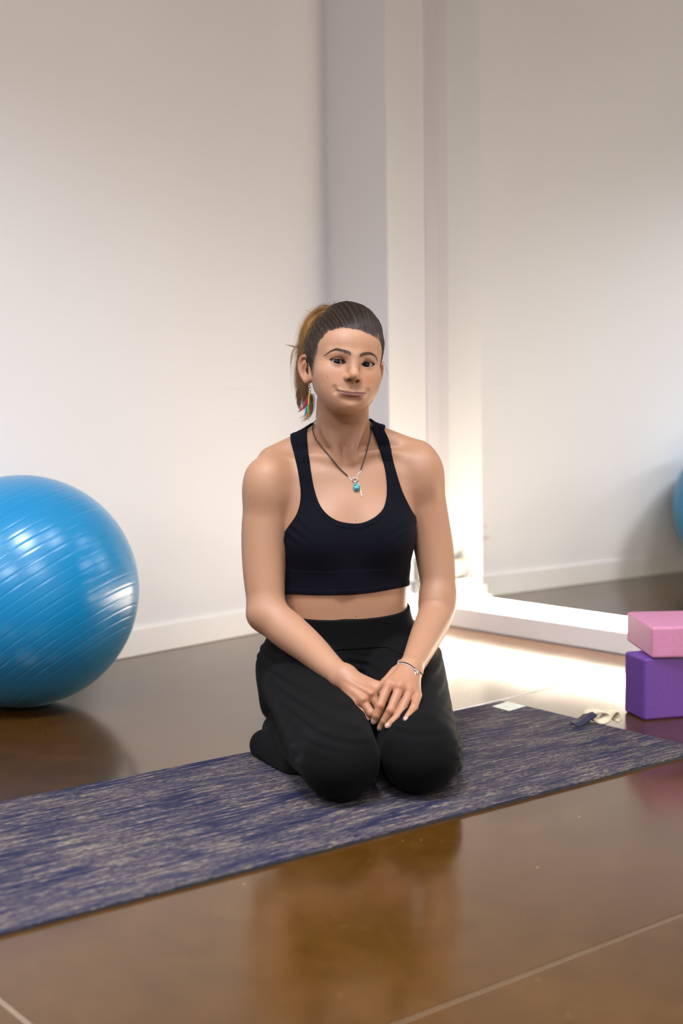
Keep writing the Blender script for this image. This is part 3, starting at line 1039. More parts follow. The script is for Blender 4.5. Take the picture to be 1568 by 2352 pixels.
# ears
for s in (-1, 1):
    fl = s * math.radians(-32)
    e0 = np.array([-71.0, -17.0, -8.0]) if s < 0 else np.array([80.0, -14.0, -8.0])
    ca, sa = math.cos(math.radians(30)), math.sin(math.radians(30))

    def ew(b, y, o, s=s, e0=e0):
        """ear point: b = backwards along the flap, y = up, o = outwards from the flap (mm)"""
        return (e0[0] + s * (b * sa + o * ca), e0[1] + y * .90, e0[2] - b * ca + o * sa)
    g_ = GRP()
    rim = cat([ew(-6, 6, 1), ew(-4, 20, 1.5), ew(5, 30, 2), ew(17, 29, 3), ew(23.5, 17, 3.5), ew(23, 2, 3), ew(17, -12, 2), ew(8, -22, 1), ew(0, -28, 0), ew(-7, -23, 0), ew(-8, -14, 0)], 26)
    for i in range(25):
        rr_ = 3.2 if i < 17 else 4.6
        g_.add(hC(rim[i], rim[i + 1], rr_, rr_), .003)
    g_.add(ELL(hw(*ew(8, 3, -2)), np.array([15.5, 26, 3.2]) * .001, HB @ np.array([[s * sa, 0, s * ca], [0, 1, 0], [-ca, 0, sa]])), .005)
    anti = cat([ew(12, 18, 1.5), ew(15, 6, 2), ew(12, -8, 1.5), ew(4, -14, 1)], 8)
    for i in range(7): g_.add(hC(anti[i], anti[i + 1], 2.4, 2.4), .003)
    g_.sub(ELL(hw(*ew(4, -2, 3.5)), np.array([9, 13, 7.5]) * .001, HB @ np.array([[s * sa, 0, s * ca], [0, 1, 0], [-ca, 0, sa]])), .004)
    g_.add(hC(ew(-7, -6, 1), ew(-6, 2, 1), 3.5, 3.0), .004)       # tragus
    HEAD.add(g_, .006)

# torso: sections read at pixel rows (left edge, right edge, depth of the axis, half depth)
def sec(y, l, r, Yc, b):
    c = P((l + r) / 2, y, Yc); return (c[2], c[0], c[1], (r - l) / 2 * Yc / FPX, b)


TORSO_ROWS = [sec(1022, 715, 872, 3.085, .046), sec(1042, 672, 925, 3.075, .064), sec(1072, 640, 950, 3.065, .076), sec(1112, 636, 955, 3.06, .086),
              sec(1160, 642, 955, 3.05, .096), sec(1210, 648, 953, 3.045, .100), sec(1260, 650, 946, 3.04, .099),
              sec(1320, 648, 939, 3.04, .097), sec(1370, 649, 936, 3.04, .095), sec(1410, 648, 939, 3.045, .097),
              sec(1450, 632, 955, 3.055, .106), sec(1500, 607, 983, 3.07, .125), sec(1550, 596, 998, 3.085, .135),
              sec(1600, 596, 1002, 3.10, .132), sec(1645, 606, 996, 3.11, .115)]
TY = math.radians(8)
TORSO = GRP()
TORSO.add(LOFT(TORSO_ROWS, TY, .03, 2.25))
TORSO.add(RC(P(783, 1035, 3.065), P(787, 925, 3.03), .0585, .0555), .03)
TORSO.add(RC(P(735, 1010, 3.10), P(626, 1058, 3.055), .034, .031), .035)
TORSO.add(RC(P(836, 1002, 3.10), P(955, 1043, 3.085), .034, .030), .035)
TORSO.chain([P(778, 1058, 2.996), P(718, 1049, 3.008), P(640, 1068, 3.028)], [.006, .007, .008], .022)
TORSO.chain([P(806, 1056, 2.996), P(866, 1039, 3.018), P(945, 1052, 3.053)], [.006, .007, .008], .022)
TORSO.chain([P(745, 965, 3.012), P(760, 1010, 2.998), P(782, 1052, 2.99)], [.008, .008, .006], .02)
TORSO.chain([P(830, 960, 3.012), P(820, 1005, 2.998), P(802, 1050, 2.99)], [.008, .008, .006], .02)
TORSO.sub(ELL(P(792, 1052, 2.975), (.012, .012, .012)), .018)
BUST_L = ELL(P(736, 1240, 2.985), (.066, .058, .062))
BUST_R = ELL(P(872, 1234, 2.995), (.066, .058, .062))
TORSO.add(BUST_L, .035); TORSO.add(BUST_R, .035)
TORSO.sub(RC(P(815, 1180, 2.925), P(806, 1235, 2.91), .006, .006), .02)
TORSO.sub(RC(P(793, 1380, 2.938), P(796, 1425, 2.938), .004, .004), .03)

HIP_R, KNEE_R = np.array([-.090, 3.07, .165]), np.array([-.010, 2.608, .0825])
HIP_L, KNEE_L = np.array([.118, 3.10, .165]), np.array([.143, 2.648, .0825])
ANK_R, ANK_L = np.array([-.135, 2.99, .046]), np.array([.168, 3.04, .050])


def legs(o):
    g = GRP()
    g.add(RC(HIP_R, KNEE_R, .099 + o, .0725 + o), .02)
    g.add(RC(KNEE_R + (0, .03, -.014), ANK_R, .064 + o, .037 + o), .012)
    g.add(RC(ANK_R, ANK_R + (.02, .14, -.006), .034 + o, .026 + o), .012)
    h = GRP()
    h.add(RC(HIP_L, KNEE_L, .099 + o, .0730 + o), .02)
    h.add(RC(KNEE_L + (.01, .03, -.014), ANK_L, .064 + o, .043 + o), .012)
    h.add(RC(ANK_L, ANK_L + (-.02, .14, -.008), .038 + o, .026 + o), .012)
    q = GRP(); q.add(g, .01); q.add(h, .006); return q


TORSO.add(legs(-.006), .02)

# arms
AR = GRP()
AR.chain([P(619, 1099, 3.01), P(607, 1205, 3.00), P(606, 1300, 2.985), P(610, 1385, 2.965), P(608, 1408, 2.957)], [.0460, .0480, .0455, .0395, .0370], .01)
AR.add(ELL(P(608, 1122, 3.0), (.046, .047, .062)), .02)
AR.chain([P(612, 1408, 2.955), P(655, 1444, 2.93), P(712, 1490, 2.872), P(762, 1537, 2.802), P(788, 1554, 2.775)], [.0365, .0400, .0340, .0265, .0230], .02)
AL = GRP()
AL.chain([P(964, 1080, 3.065), P(984, 1190, 3.065), P(996, 1262, 3.06), P(1005, 1332, 3.045), P(1005, 1378, 3.03)], [.0450, .0430, .0425, .0385, .0365], .01)
AL.add(ELL(P(970, 1094, 3.06), (.043, .046, .060)), .02)
AL.chain([P(1004, 1376, 3.028), P(1000, 1412, 3.01), P(978, 1462, 2.932), P(956, 1510, 2.832), P(942, 1536, 2.780)], [.0360, .0375, .0335, .0265, .0230], .02)

# hands: metacarpals blended into a palm, each finger its own bent chain
def hand(wrist, mcps, fingers, thumb, rw, toward):
    g = GRP(); pal = GRP()
    W = P(*wrist)
    for m, r in mcps: pal.add(RC(W, P(*m), rw, r), .012)
    g.add(pal, .01)
    for m, r in mcps: g.add(ELL(P(*m) + toward * .0022, (r * .92,) * 3), .006)
    for pts, rads in fingers:
        p = [P(*q) for q in pts]; c = GRP()
        for i in range(len(p) - 1): c.add(RC(p[i], p[i + 1], rads[i] * .97, rads[i + 1] * .97), .0018)
        c.add(ELL(p[1] + toward * .0008, (rads[1] * .97,) * 3), .002)     # knuckle
        g.add(c, .0028)
    p = [P(*q) for q in thumb[0]]; c = GRP()
    for i in range(len(p) - 1): c.add(RC(p[i], p[i + 1], thumb[1][i], thumb[1][i + 1]), .004)
    g.add(c, .006)
    return g


tw = np.array([0, -.85, .5]); tw /= np.linalg.norm(tw)
LF = [([(893, 1573, 2.713), (873, 1621, 2.687), (864, 1643, 2.685), (859.5, 1654, 2.688)], [.0098, .0092, .0082, .0072]),
      ([(918, 1579, 2.705), (897, 1632, 2.675), (883, 1656, 2.677), (875, 1669, 2.683)], [.0100, .0093, .0083, .0073]),
      ([(941, 1589, 2.707), (918, 1640, 2.668), (901, 1659, 2.655), (891, 1667, 2.652)], [.0096, .0090, .0080, .0070]),
      ([(958, 1600, 2.704), (950, 1626, 2.666), (939, 1643, 2.647), (932, 1652, 2.641)], [.0086, .0080, .0072, .0064])]
HL = hand((940, 1540, 2.775), [((893, 1574, 2.717), .0122), ((917, 1578, 2.709), .0128), ((939, 1587, 2.711), .0122), ((955, 1598, 2.719), .0110)], LF,
          ([(912, 1546, 2.775), (886, 1570, 2.750), (876, 1592, 2.739), (870, 1612, 2.739)], [.015, .0112, .0095, .0080]), .0195, tw)
RF = [([(872, 1580, 2.745), (890, 1600, 2.741), (902, 1625, 2.737)], [.0095, .0088, .0078]),
      ([(853, 1597, 2.721), (869, 1622, 2.713), (884, 1646, 2.711)], [.0098, .0090, .0078]),
      ([(834, 1612, 2.716), (852, 1638, 2.702), (866, 1655, 2.703)], [.0095, .0088, .0078]),
      ([(815, 1619, 2.722), (831, 1638, 2.711), (843, 1649, 2.707)], [.0086, .0080, .0070])]
HR = hand((793, 1556, 2.773), [((868, 1580, 2.745), .0125), ((851, 1596, 2.725), .0128), ((832, 1610, 2.720), .0122), ((814, 1617, 2.726), .0110)], RF,
          ([(820, 1560, 2.795), (855, 1580, 2.790), (882, 1605, 2.785)], [.012, .010, .008]), .0200, tw)
HR.add(ELL(P(770, 1563, 2.767), (.008,) * 3), .012)                   # wrist bone
HR.chain([P(788, 1570, 2.751), P(834, 1606, 2.708)], [.0022, .0024], .008)
HR.chain([P(797, 1562, 2.747), P(852, 1592, 2.712)], [.0022, .0024], .008)
HL.chain([P(938, 1556, 2.747), P(917, 1576, 2.699)], [.0022, .0024], .008)
AR.add(HR, .012); AL.add(HL, .012)

kz = lambda X: np.interp(X[:, 2], [.46, .56], [.0015, .032]).astype(F32)
BODY = GRP()
BODY.add(TORSO, .01)
BODY.add(HEAD, .014)
BODY.add(AR, kz, 'a', .032)
BODY.add(AL, kz, 'a', .032)

_q = 1.0                                                        # grid step multiplier
gx = axis((-.27, -.10, .0035 * _q), (-.10, .165, .00115 * _q), (.165, .30, .0035 * _q))
gy = axis((2.50, 2.625, .0035 * _q), (2.625, 2.78, .00125 * _q), (2.78, 2.88, .0035 * _q), (2.88, 2.97, .00105 * _q), (2.97, 3.30, .0032 * _q))
gz = axis((.0, .10, .004 * _q), (.10, .235, .00115 * _q), (.235, .70, .0035 * _q), (.70, .90, .00105 * _q), (.90, .98, .003 * _q))
BV, BQ = surface(BODY, gx, gy, gz)
# ------------------------------------------------------------------ skin tone per vertex (own colour: lips, lash lines, moles; some face and hand shade painted in)
def smooth(a, b, x): t = np.clip((x - a) / (b - a), 0, 1); return t * t * (3 - 2 * t)


SKIN = np.array([0.375, 0.202, 0.120])
L = hl(BV); col = np.tile(SKIN, (len(BV), 1))
inhead = (L[:, 1] > -125) & (L[:, 2] > 20) & (np.abs(L[:, 0]) < 80)


def tint(mask, c):
    global col
    col = col * (1 - mask[:, None]) + np.asarray(c)[None, :] * mask[:, None]


def blob(x, y, rx, ry): return np.exp(-(((L[:, 0] - x) / rx) ** 2 + ((L[:, 1] - y) / ry) ** 2)) * inhead


for s in (-1, 1):
    tint(0.40 * blob(s * 36, -30, 19, 13), SKIN * (1.08, .78, .74))          # cheeks
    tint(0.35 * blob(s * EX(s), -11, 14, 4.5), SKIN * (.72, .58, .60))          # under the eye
    tint(0.55 * blob(s * (EX(s) + 1), 8, 14, 5.5) , SKIN * (.60, .47, .45))           # eye socket shadow painted over the lid
tint(0.30 * blob(0, -28, 13, 9), SKIN * (1.05, .80, .76))
# lips
u = np.abs(L[:, 0]); w = np.clip(1 - (u / 31) ** 2, 0, 1)
mouth = -61.4 + 4.2 * (u / 33) ** 2.3
top = mouth + 4.2 * w ** .6 - 1.0 * np.exp(-(u / 4.0) ** 2) ; bot = mouth - 8.6 * w ** .7
edge = smooth(-.8, .8, top - L[:, 1]) * smooth(-1.6, 1.6, L[:, 1] - bot) * (u < 31) * inhead * (L[:, 2] > 60)
up_ = smooth(-.4, .4, L[:, 1] - mouth)
tint(edge * up_ * .90, (0.135, 0.048, 0.041)); tint(edge * (1 - up_) * .88, (0.165, 0.060, 0.051))
tint(np.exp(-((L[:, 1] - mouth) / .75) ** 2) * smooth(35, 31, u) * inhead * (L[:, 2] > 60) * .85, (0.06, 0.018, 0.014))  # dark shade between the lips, painted as a line
for s in (-1, 1):
    # lash line along the upper lid, fainter along the lower
    uu = (L[:, 0] * s - EX(s)); tt = (uu + .5) / 15.2; ww = np.clip(1 - tt * tt, 0, 1)
    tl_ = .9 + 4.4 * ww ** .62 + .07 * uu; bl_ = .5 - 4.5 * ww ** .75 + .07 * uu
    on = smooth(-1.02, -.55, tt) * (tt < 1.08) * inhead * (L[:, 2] > 62)
    tint(on * np.exp(-((L[:, 1] - tl_ - .5) / 1.5) ** 2) * .95, (0.018, 0.011, 0.009))
    tint(on * np.exp(-((L[:, 1] - bl_ + .2) / 0.9) ** 2) * .65, (0.06, 0.03, 0.025))
    tint(np.exp(-(((L[:, 0] - s * 8.2) / 3.8) ** 2 + ((L[:, 1] + 36.8) / 2.8) ** 2)) * (L[:, 2] > 85) * inhead * .8, (0.05, .015, .012))  # shade inside the nostrils painted into the skin
    # ears are pinker
    ear = smooth(66, 74, L[:, 0] * s) * (np.abs(L[:, 1] + 8) < 40) * (L[:, 2] < 16) * (L[:, 2] > -60)
    tint(ear * .35, SKIN * (1.0, .68, .62))

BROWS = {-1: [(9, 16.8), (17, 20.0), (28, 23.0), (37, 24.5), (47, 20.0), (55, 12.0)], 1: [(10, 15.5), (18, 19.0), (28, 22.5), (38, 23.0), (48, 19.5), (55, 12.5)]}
for s in (-1, 1):                                               # soft brown skin tone under the brow hairs
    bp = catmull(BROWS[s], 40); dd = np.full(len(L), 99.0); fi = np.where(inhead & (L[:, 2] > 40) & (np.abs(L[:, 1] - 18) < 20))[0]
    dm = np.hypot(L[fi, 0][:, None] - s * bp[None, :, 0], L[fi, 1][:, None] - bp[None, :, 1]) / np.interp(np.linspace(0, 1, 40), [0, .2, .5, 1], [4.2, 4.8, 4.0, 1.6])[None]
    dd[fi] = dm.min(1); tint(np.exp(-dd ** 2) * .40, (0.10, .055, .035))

hand_m = smooth(2.80, 2.74, BV[:, 1]) * smooth(.24, .20, BV[:, 2])
tint(hand_m * .45, SKIN * (.88, .70, .66))                              # hands run redder than the arms; shade from the body painted in too


def mole(px, py, Y, r=.0016, c=(0.10, .04, .03)):
    p = P(px, py, Y); d = np.hypot(BV[:, 0] - p[0], BV[:, 2] - p[2]); tint(smooth(r, r * .5, d) * .8 * (BV[:, 1] < Y + .06), c)


mole(752, 866, 2.93); mole(571, 1141, 2.98, .0022); mole(818, 1419, 2.94, .002); mole(846, 1092, 2.925)
mole(817, 1197, 2.93, .0018)
# knuckles and fingertips run pinker
for m in [(893, 1573, 2.705), (918, 1579, 2.695), (941, 1589, 2.700), (834, 1611, 2.710), (853, 1597, 2.715), (815, 1618, 2.715),
          (873, 1621, 2.675), (897, 1632, 2.665), (918, 1640, 2.675)]:
    d = np.linalg.norm(BV - P(*m), axis=1); tint(np.exp(-(d / .010) ** 2) * .42, SKIN * (1.0, .66, .60))

ts = NT('skin')
at = ts.n('ShaderNodeVertexColor'); at.layer_name = 'tone'
vs = ts.coords('Object')
mott = ts.noise(vs, 28, 5, .6)
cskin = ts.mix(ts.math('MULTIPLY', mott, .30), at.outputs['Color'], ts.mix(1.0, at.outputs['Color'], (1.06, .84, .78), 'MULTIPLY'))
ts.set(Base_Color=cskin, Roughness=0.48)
ts.b.inputs['Specular IOR Level'].default_value = 0.34
ts.b.inputs['Subsurface Weight'].default_value = 0.16
ts.b.inputs['Subsurface Radius'].default_value = (0.9, 0.32, 0.16)
ts.b.inputs['Subsurface Scale'].default_value = 0.010
ts.bump(ts.noise(vs, 900, 3, .6), .10, .0006)

# ------------------------------------------------------------------ the person
woman = empty('person', (0.02, 3.03, MAT_T))
tag(woman, 'woman in black crop top and leggings kneeling on the mat, hands folded in her lap', 'person')
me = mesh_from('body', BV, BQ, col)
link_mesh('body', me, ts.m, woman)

# eyes
M_eye = None


def eye_mat():
    t = NT('eye'); at = t.n('ShaderNodeVertexColor'); at.layer_name = 'tone'
    t.set(Base_Color=at.outputs['Color'], Roughness=0.10); t.b.inputs['IOR'].default_value = 1.33
    t.b.inputs['Coat Weight'].default_value = 0.0; t.b.inputs['Coat Roughness'].default_value = 0.03
    return t.m


M_eye = eye_mat()
gaze = (CAM - hw(0, 0, 70)); gaze /= np.linalg.norm(gaze)
for s in (-1, 1):
    c = hw(s * EX(s), 0, EYE_Z); n = gaze
    e1 = np.cross([0, 0, 1.0], n); e1 /= np.linalg.norm(e1); e2 = np.cross(n, e1)
    th = np.concatenate([np.linspace(0, .9, 40), np.linspace(.93, math.pi, 24)])
    rows, cols = [], []
    for a in th:
        r = EYE_R * .001 + (.0006 * max(0, 1 - (a / .52) ** 2))
        rows.append([c + n * r * math.cos(a) + r * math.sin(a) * (e1 * math.cos(p) + e2 * math.sin(p)) for p in np.linspace(0, 2 * math.pi, 48, endpoint=False)])
        if a < .28: k = (.004, .003, .003)
        elif a < .57: k = (.0085, .0045, .003) if a < .50 else (.008, .005, .004)
        elif a < .61: k = (.22, .19, .18)
        else: k = (.25, .215, .20)
        cols.append([k] * 48)
    V = np.array(rows).reshape(-1, 3); cc = np.array(cols).reshape(-1, 3)
    Q = [(i * 48 + j, (i + 1) * 48 + j, (i + 1) * 48 + (j + 1) % 48, i * 48 + (j + 1) % 48) for i in range(len(th) - 1) for j in range(48)]
    me = mesh_from('eye', V, np.array(Q)[:, ::-1], cc); link_mesh('eye', me, M_eye, woman)

# eyebrows and lashes
M_brow = simple('brow_hair', (0.075, 0.046, 0.032), 0.8)
FACE_DIR = -hF


def on_face(x, y, lift=0.0003):
    """points of the face surface seen straight from the front at local x, y (mm)"""
    o = np.array([hw(a, b, 140) for a, b in zip(x, y)]); d = np.tile(FACE_DIR, (len(o), 1))
    p, h = march(BODY, o, d, 0.0, .12); return p - np.asarray(FACE_DIR)[None] * lift


rg = np.random.default_rng(5)
for s in (-1, 1):
    S_, R_ = [], []
    bx_ = cat([(9, 16.8), (17, 20.0), (28, 23.0), (37, 24.5), (47, 20.0), (55, 12.0)] if s < 0 else [(10, 15.5), (18, 19.0), (28, 22.5), (38, 23.0), (48, 19.5), (55, 12.5)], 60)
    n = 620
    t = rg.uniform(0, 1, n) ** .9; i = np.clip((t * 59).astype(int), 0, 58)
    wid = np.interp(t, [0, .12, .45, .8, 1], [3.0, 4.0, 3.1, 1.5, .6])
    off_ = rg.uniform(-1, 1, n) * wid
    x0 = bx_[i, 0]; y0 = bx_[i, 1] + off_
    tang = bx_[np.minimum(i + 1, 59)] - bx_[i]; tang /= np.linalg.norm(tang, axis=1)[:, None] + 1e-9
    ang_ = np.interp(t, [0, .3, 1], [.95, .35, .1]) - off_ * .12
    ln = rg.uniform(3.5, 6.0, n) * np.interp(t, [0, 1], [1, .7])
    ca_, sa_ = np.cos(ang_), np.sin(ang_)
    dx = tang[:, 0] * ca_ - tang[:, 1] * sa_; dy = tang[:, 0] * sa_ + tang[:, 1] * ca_
    pts = [on_face(s * (x0 + dx * ln * f), y0 + dy * ln * f, .0002 + .0005 * f) for f in (0, .5, 1)]
    for k in range(n):
        S_.append(np.array([pts[0][k], pts[1][k], pts[2][k]])); R_.append([.00012, .00011, .00004])
    strands('eyebrow', S_, R_, M_brow, woman)
    S_, R_ = [], []
    for k in range(60):
        u_ = -13.5 + 28.5 * k / 59 + rg.uniform(-.2, .2); tt = (u_ + .5) / 15.2; w_ = max(0, 1 - tt * tt)
        y_ = .9 + 4.4 * w_ ** .62 + .07 * u_
        z_ = EYE_Z + math.sqrt(max(13.2 ** 2 - u_ * u_ - y_ * y_, 1)) - .3
        a0 = np.array([s * (EX(s) + u_), y_, z_])
        l_ = rg.uniform(5.5, 7.5) * (.65 + .35 * (u_ + 14) / 28)
        d_ = np.array([s * (u_ * .035), .16, 1.0]); d_ /= np.linalg.norm(d_)
        S_.append(np.array([hw(*a0), hw(*(a0 + d_ * l_ * .5 + (0, -.2, 0))), hw(*(a0 + d_ * l_ + (0, 1.6, 0)))])); R_.append([.00016, .00012, .00004])
    strands('eyelashes', S_, R_, M_brow, woman)

# fingernails of the upper hand
M_nail = simple('fingernail', (0.385, 0.205, 0.160), 0.35)
for pts, rads in LF + RF[3:]:
    a, b = P(*pts[-2]), P(*pts[-1]); d = (b - a) / np.linalg.norm(b - a)
    up_ = tw - d * (tw @ d); up_ /= np.linalg.norm(up_); sd = np.cross(d, up_)
    c = b + up_ * rads[-1] * .74 + d * rads[-1] * .15
    bm = bmesh.new(); bmesh.ops.create_uvsphere(bm, u_segments=16, v_segments=10, radius=1.0)
    M = Matrix(np.stack([sd * rads[-1] * .74, d * rads[-1] * .95, up_ * rads[-1] * .30], 1).tolist()).to_4x4(); M.translation = Vector(c)
    bm.transform(M); from_bm('fingernail', bm, M_nail, woman, True)
# ------------------------------------------------------------------ clothes
def poly_sdf_grid(poly, x0, x1, z0, z1, h=0.0015):
    """signed distance to a polygon on an x-z grid (negative inside) -> sampler"""
    gx_ = np.arange(x0, x1, h); gz_ = np.arange(z0, z1, h)
    PX, PZ = np.meshgrid(gx_, gz_, indexing='ij'); d = np.full(PX.shape, 9.0); ins = np.zeros(PX.shape, bool)
    n = len(poly)
    for i in range(n):
        ax_, az_ = poly[i]; bx__, bz__ = poly[(i + 1) % n]
        ex_, ez_ = bx__ - ax_, bz__ - az_
        t_ = np.clip(((PX - ax_) * ex_ + (PZ - az_) * ez_) / (ex_ * ex_ + ez_ * ez_ + 1e-12), 0, 1)
        d = np.minimum(d, np.hypot(PX - ax_ - t_ * ex_, PZ - az_ - t_ * ez_))
        c = ((az_ > PZ) != (bz__ > PZ)) & (PX < (bx__ - ax_) * (PZ - az_) / (bz__ - az_ + 1e-12) + ax_)
        ins ^= c
    d = np.where(ins, -d, d).astype(F32)

    def f(x, z):
        u = np.clip((x - x0) / h, 0, len(gx_) - 1.001); v = np.clip((z - z0) / h, 0, len(gz_) - 1.001)
        i, j = u.astype(int), v.astype(int); fu, fv = u - i, v - j
        return d[i, j] * (1 - fu) * (1 - fv) + d[i + 1, j] * fu * (1 - fv) + d[i, j + 1] * (1 - fu) * fv + d[i + 1, j + 1] * fu * fv
    return f


def torso_xz(pts):
    """photo pixels -> x, z where the view ray meets the torso (or the torso's mid plane beside it)"""
    out = []
    for px, py in pts:
        far = P(px, py, 3.04); d = far - CAM; L_ = np.linalg.norm(d); d /= L_
        p, h = march(TORSO, CAM[None], d[None], 2.6, L_ + .03)
        q = p[0] if h[0] else far
        out.append((float(q[0]), float(q[2])))
    return out


inner_l = [(704, 985), (706, 1020), (711, 1060), (716, 1095), (722, 1125), (733, 1157), (750, 1180), (773, 1195), (800, 1201.5), (828, 1201.5), (855, 1191), (877, 1172), (886, 1148), (888, 1118), (884, 1080), (873, 1038), (861, 1003), (853, 978)]
outer_r = [(884, 990), (894, 1014), (901, 1050), (911, 1088), (924, 1128), (938, 1158), (952, 1182), (970, 1196)]
outer_l = [(640, 1236), (652, 1222), (664, 1206), (679, 1184), (688, 1158), (690, 1130), (686, 1095), (677, 1050), (667, 1012)]
sm = lambda q, n: [tuple(x) for x in catmull(q, n)]
bottom = [(985, 1334), (938, 1345), (900, 1353), (845, 1362), (790, 1366), (720, 1366.5), (650, 1362), (610, 1358)]
ti, to, tl2, tb_ = (torso_xz(sm(q, n)) for q, n in ((inner_l, 60), (outer_r, 24), (outer_l, 28), (bottom, 24)))
ZT = .72
front = ti + [(ti[-1][0] + .004, ZT), (to[0][0] + .004, ZT)] + to + [(.30, to[-1][1] + .005), (.30, tb_[0][1])] + tb_ + [(-.26, tb_[-1][1]), (-.26, tl2[0][1])] + tl2 + [(tl2[-1][0] - .006, ZT), (ti[0][0] - .002, ZT)]
zb = tb_[12][1]
back = [(-.26, zb), (.30, zb), (.30, .50), (.16, .50), (.075, .56), (.075, .60), (.096, .655), (.100, ZT), (.064, ZT), (.058, .655), (.018, .62), (-.03, .65), (-.070, ZT), (-.112, ZT), (-.106, .65), (-.04, .60), (-.04, .56), (-.12, .50), (-.26, .50)]
mf = poly_sdf_grid(front, -.27, .31, .28, .74); mb = poly_sdf_grid(back, -.27, .31, .28, .74)


def crop_top(X, box=None):
    d = TORSO(X, box); m1 = mf(X[:, 0], X[:, 2]); m2 = mb(X[:, 0], X[:, 2])
    w_ = smooth(3.075, 3.10, X[:, 1]); m = m1 * (1 - w_) + m2 * w_
    hem = zb + .05 - X[:, 2]                                             # elastic band under the bust
    t_ = .0026 + .0010 * smooth(.0115, .0095, -m) + .0009 * smooth(-.001, .001, hem) + .0012 * smooth(.618, .622, X[:, 2])
    fold = .0011 * np.sin(X[:, 2] * 260 + X[:, 0] * 190) * np.exp(-(((X[:, 0] + .105) / .035) ** 2 + ((X[:, 2] - .475) / .03) ** 2))
    fold = fold + .0010 * np.sin(X[:, 2] * 300 - X[:, 0] * 160) * np.exp(-(((X[:, 0] - .135) / .03) ** 2 + ((X[:, 2] - .47) / .03) ** 2))
    return smax(d - t_.astype(F32) - fold.astype(F32), m.astype(F32), .0022)


def cloth(name, c1, sheen, scale=900, bump=.25):
    t = NT(name); v = t.coords('Object')
    t.set(Base_Color=c1, Roughness=0.85)
    t.b.inputs['Specular IOR Level'].default_value = 0.07
    t.b.inputs['Sheen Weight'].default_value = sheen; t.b.inputs['Sheen Roughness'].default_value = 0.45
    t.bump(t.noise(v, scale, 3, .6), bump, .0006); return t.m


M_top = cloth('black_knit', (0.0040, 0.0040, 0.0076), .012)
M_leg = cloth('black_jersey', (0.0042, 0.0041, 0.0042), .016)
V, Q = surface(crop_top, axis((-.20, .22, .0017)), axis((2.88, 2.985, .0017), (2.985, 3.20, .0035)), axis((zb - .01, .71, .0017)))
link_mesh('crop_top', mesh_from('crop_top', V, Q), M_top, woman)

# leggings and their waistband
LEG_LOFT = LOFT([(r[0], r[1], r[2], r[3] + .0045, r[4] + .0045) for r in TORSO_ROWS if r[0] < .42], TY, .03, 2.25)
LEG = GRP(); LEG.add(LEG_LOFT, .01); LEG.add(legs(.003), .016)
LEG.add(RC(P(690, 1765, 2.82), P(611, 1712, 2.945), .042, .0350), .010)                # loose hem over the foot
LEG.add(RC(P(1000, 1762, 2.82), P(1012, 1700, 2.98), .052, .045), .03)
wp = [P(690, 1413, 2.985), P(790, 1424.5, 2.944), P(942, 1393, 3.04)]
wn = np.cross(wp[1] - wp[0], wp[2] - wp[0]); wn /= np.linalg.norm(wn); wn = wn if wn[2] > 0 else -wn
w0 = wp[1]
ridge = GRP()
for pts, r in (([(1048, 1700, 2.93), (1056, 1735, 2.90), (1050, 1775, 2.87), (1030, 1806, 2.83)], .004),):
    pass


def fabric(X):
    x, y, z = X[:, 0], X[:, 1], X[:, 2]
    h = (X - w0.astype(F32)) @ wn.astype(F32)
    f = .0016 * np.sin(z * 330 + x * 40 + 1.5 * np.sin(x * 22)) * np.exp(-((h + .098) / .022) ** 2)
    for k in (0, 1):
        K = KNEE_R if k == 0 else KNEE_L
        q = np.exp(-(((x - K[0] + (.055 if k == 0 else -.06)) / .035) ** 2 + ((z - .075) / .045) ** 2 + ((y - K[1] - .05) / .06) ** 2))
        f = f + .0030 * q * np.sin(z * 210 + y * 90 + x * 120)
    f = f + .0022 * np.sin(z * 420 + y * 50) * np.exp(-(((x - .235) / .02) ** 2)) * smooth(.14, .09, z)
    f = f + .0004 * np.sin(x * 70 + z * 55 + y * 30) * np.sin(y * 66 - x * 40)
    f = f * smooth(-.064, -.082, h)
    return f.astype(F32)


def leggings(X, box=None):
    h = ((X - w0.astype(F32)) @ wn.astype(F32)).astype(F32)
    return smax(smax(LEG(X, box) - fabric(X), h + .058, .002), (.0065 - X[:, 2]).astype(F32), .004)


def waistband(X, box=None):
    h = ((X - w0.astype(F32)) @ wn.astype(F32)).astype(F32)
    d = LEG(X, box) - .0014
    return smax(smax(d, h, .002), -(h + .062), .0015)


V, Q = surface(leggings, axis((-.26, .30, .003)), axis((2.50, 3.28, .003)), axis((0, .36, .003)))
lg = link_mesh('leggings', mesh_from('leggings', V, Q), M_leg, woman)
V, Q = surface(waistband, axis((-.22, .24, .0028)), axis((2.90, 3.22, .0028)), axis((.20, .36, .0022)))
bm = None
me = mesh_from('waistband', V, Q)
o = bpy.data.objects.new('waistband', me); C.objects.link(o); me.materials.append(M_leg); o.parent = lg
o.location = -Vector(woman.location) + Vector((0, 0, 0)) if False else (0, 0, 0)
me.transform(Matrix.Translation(-Vector(woman.location)))
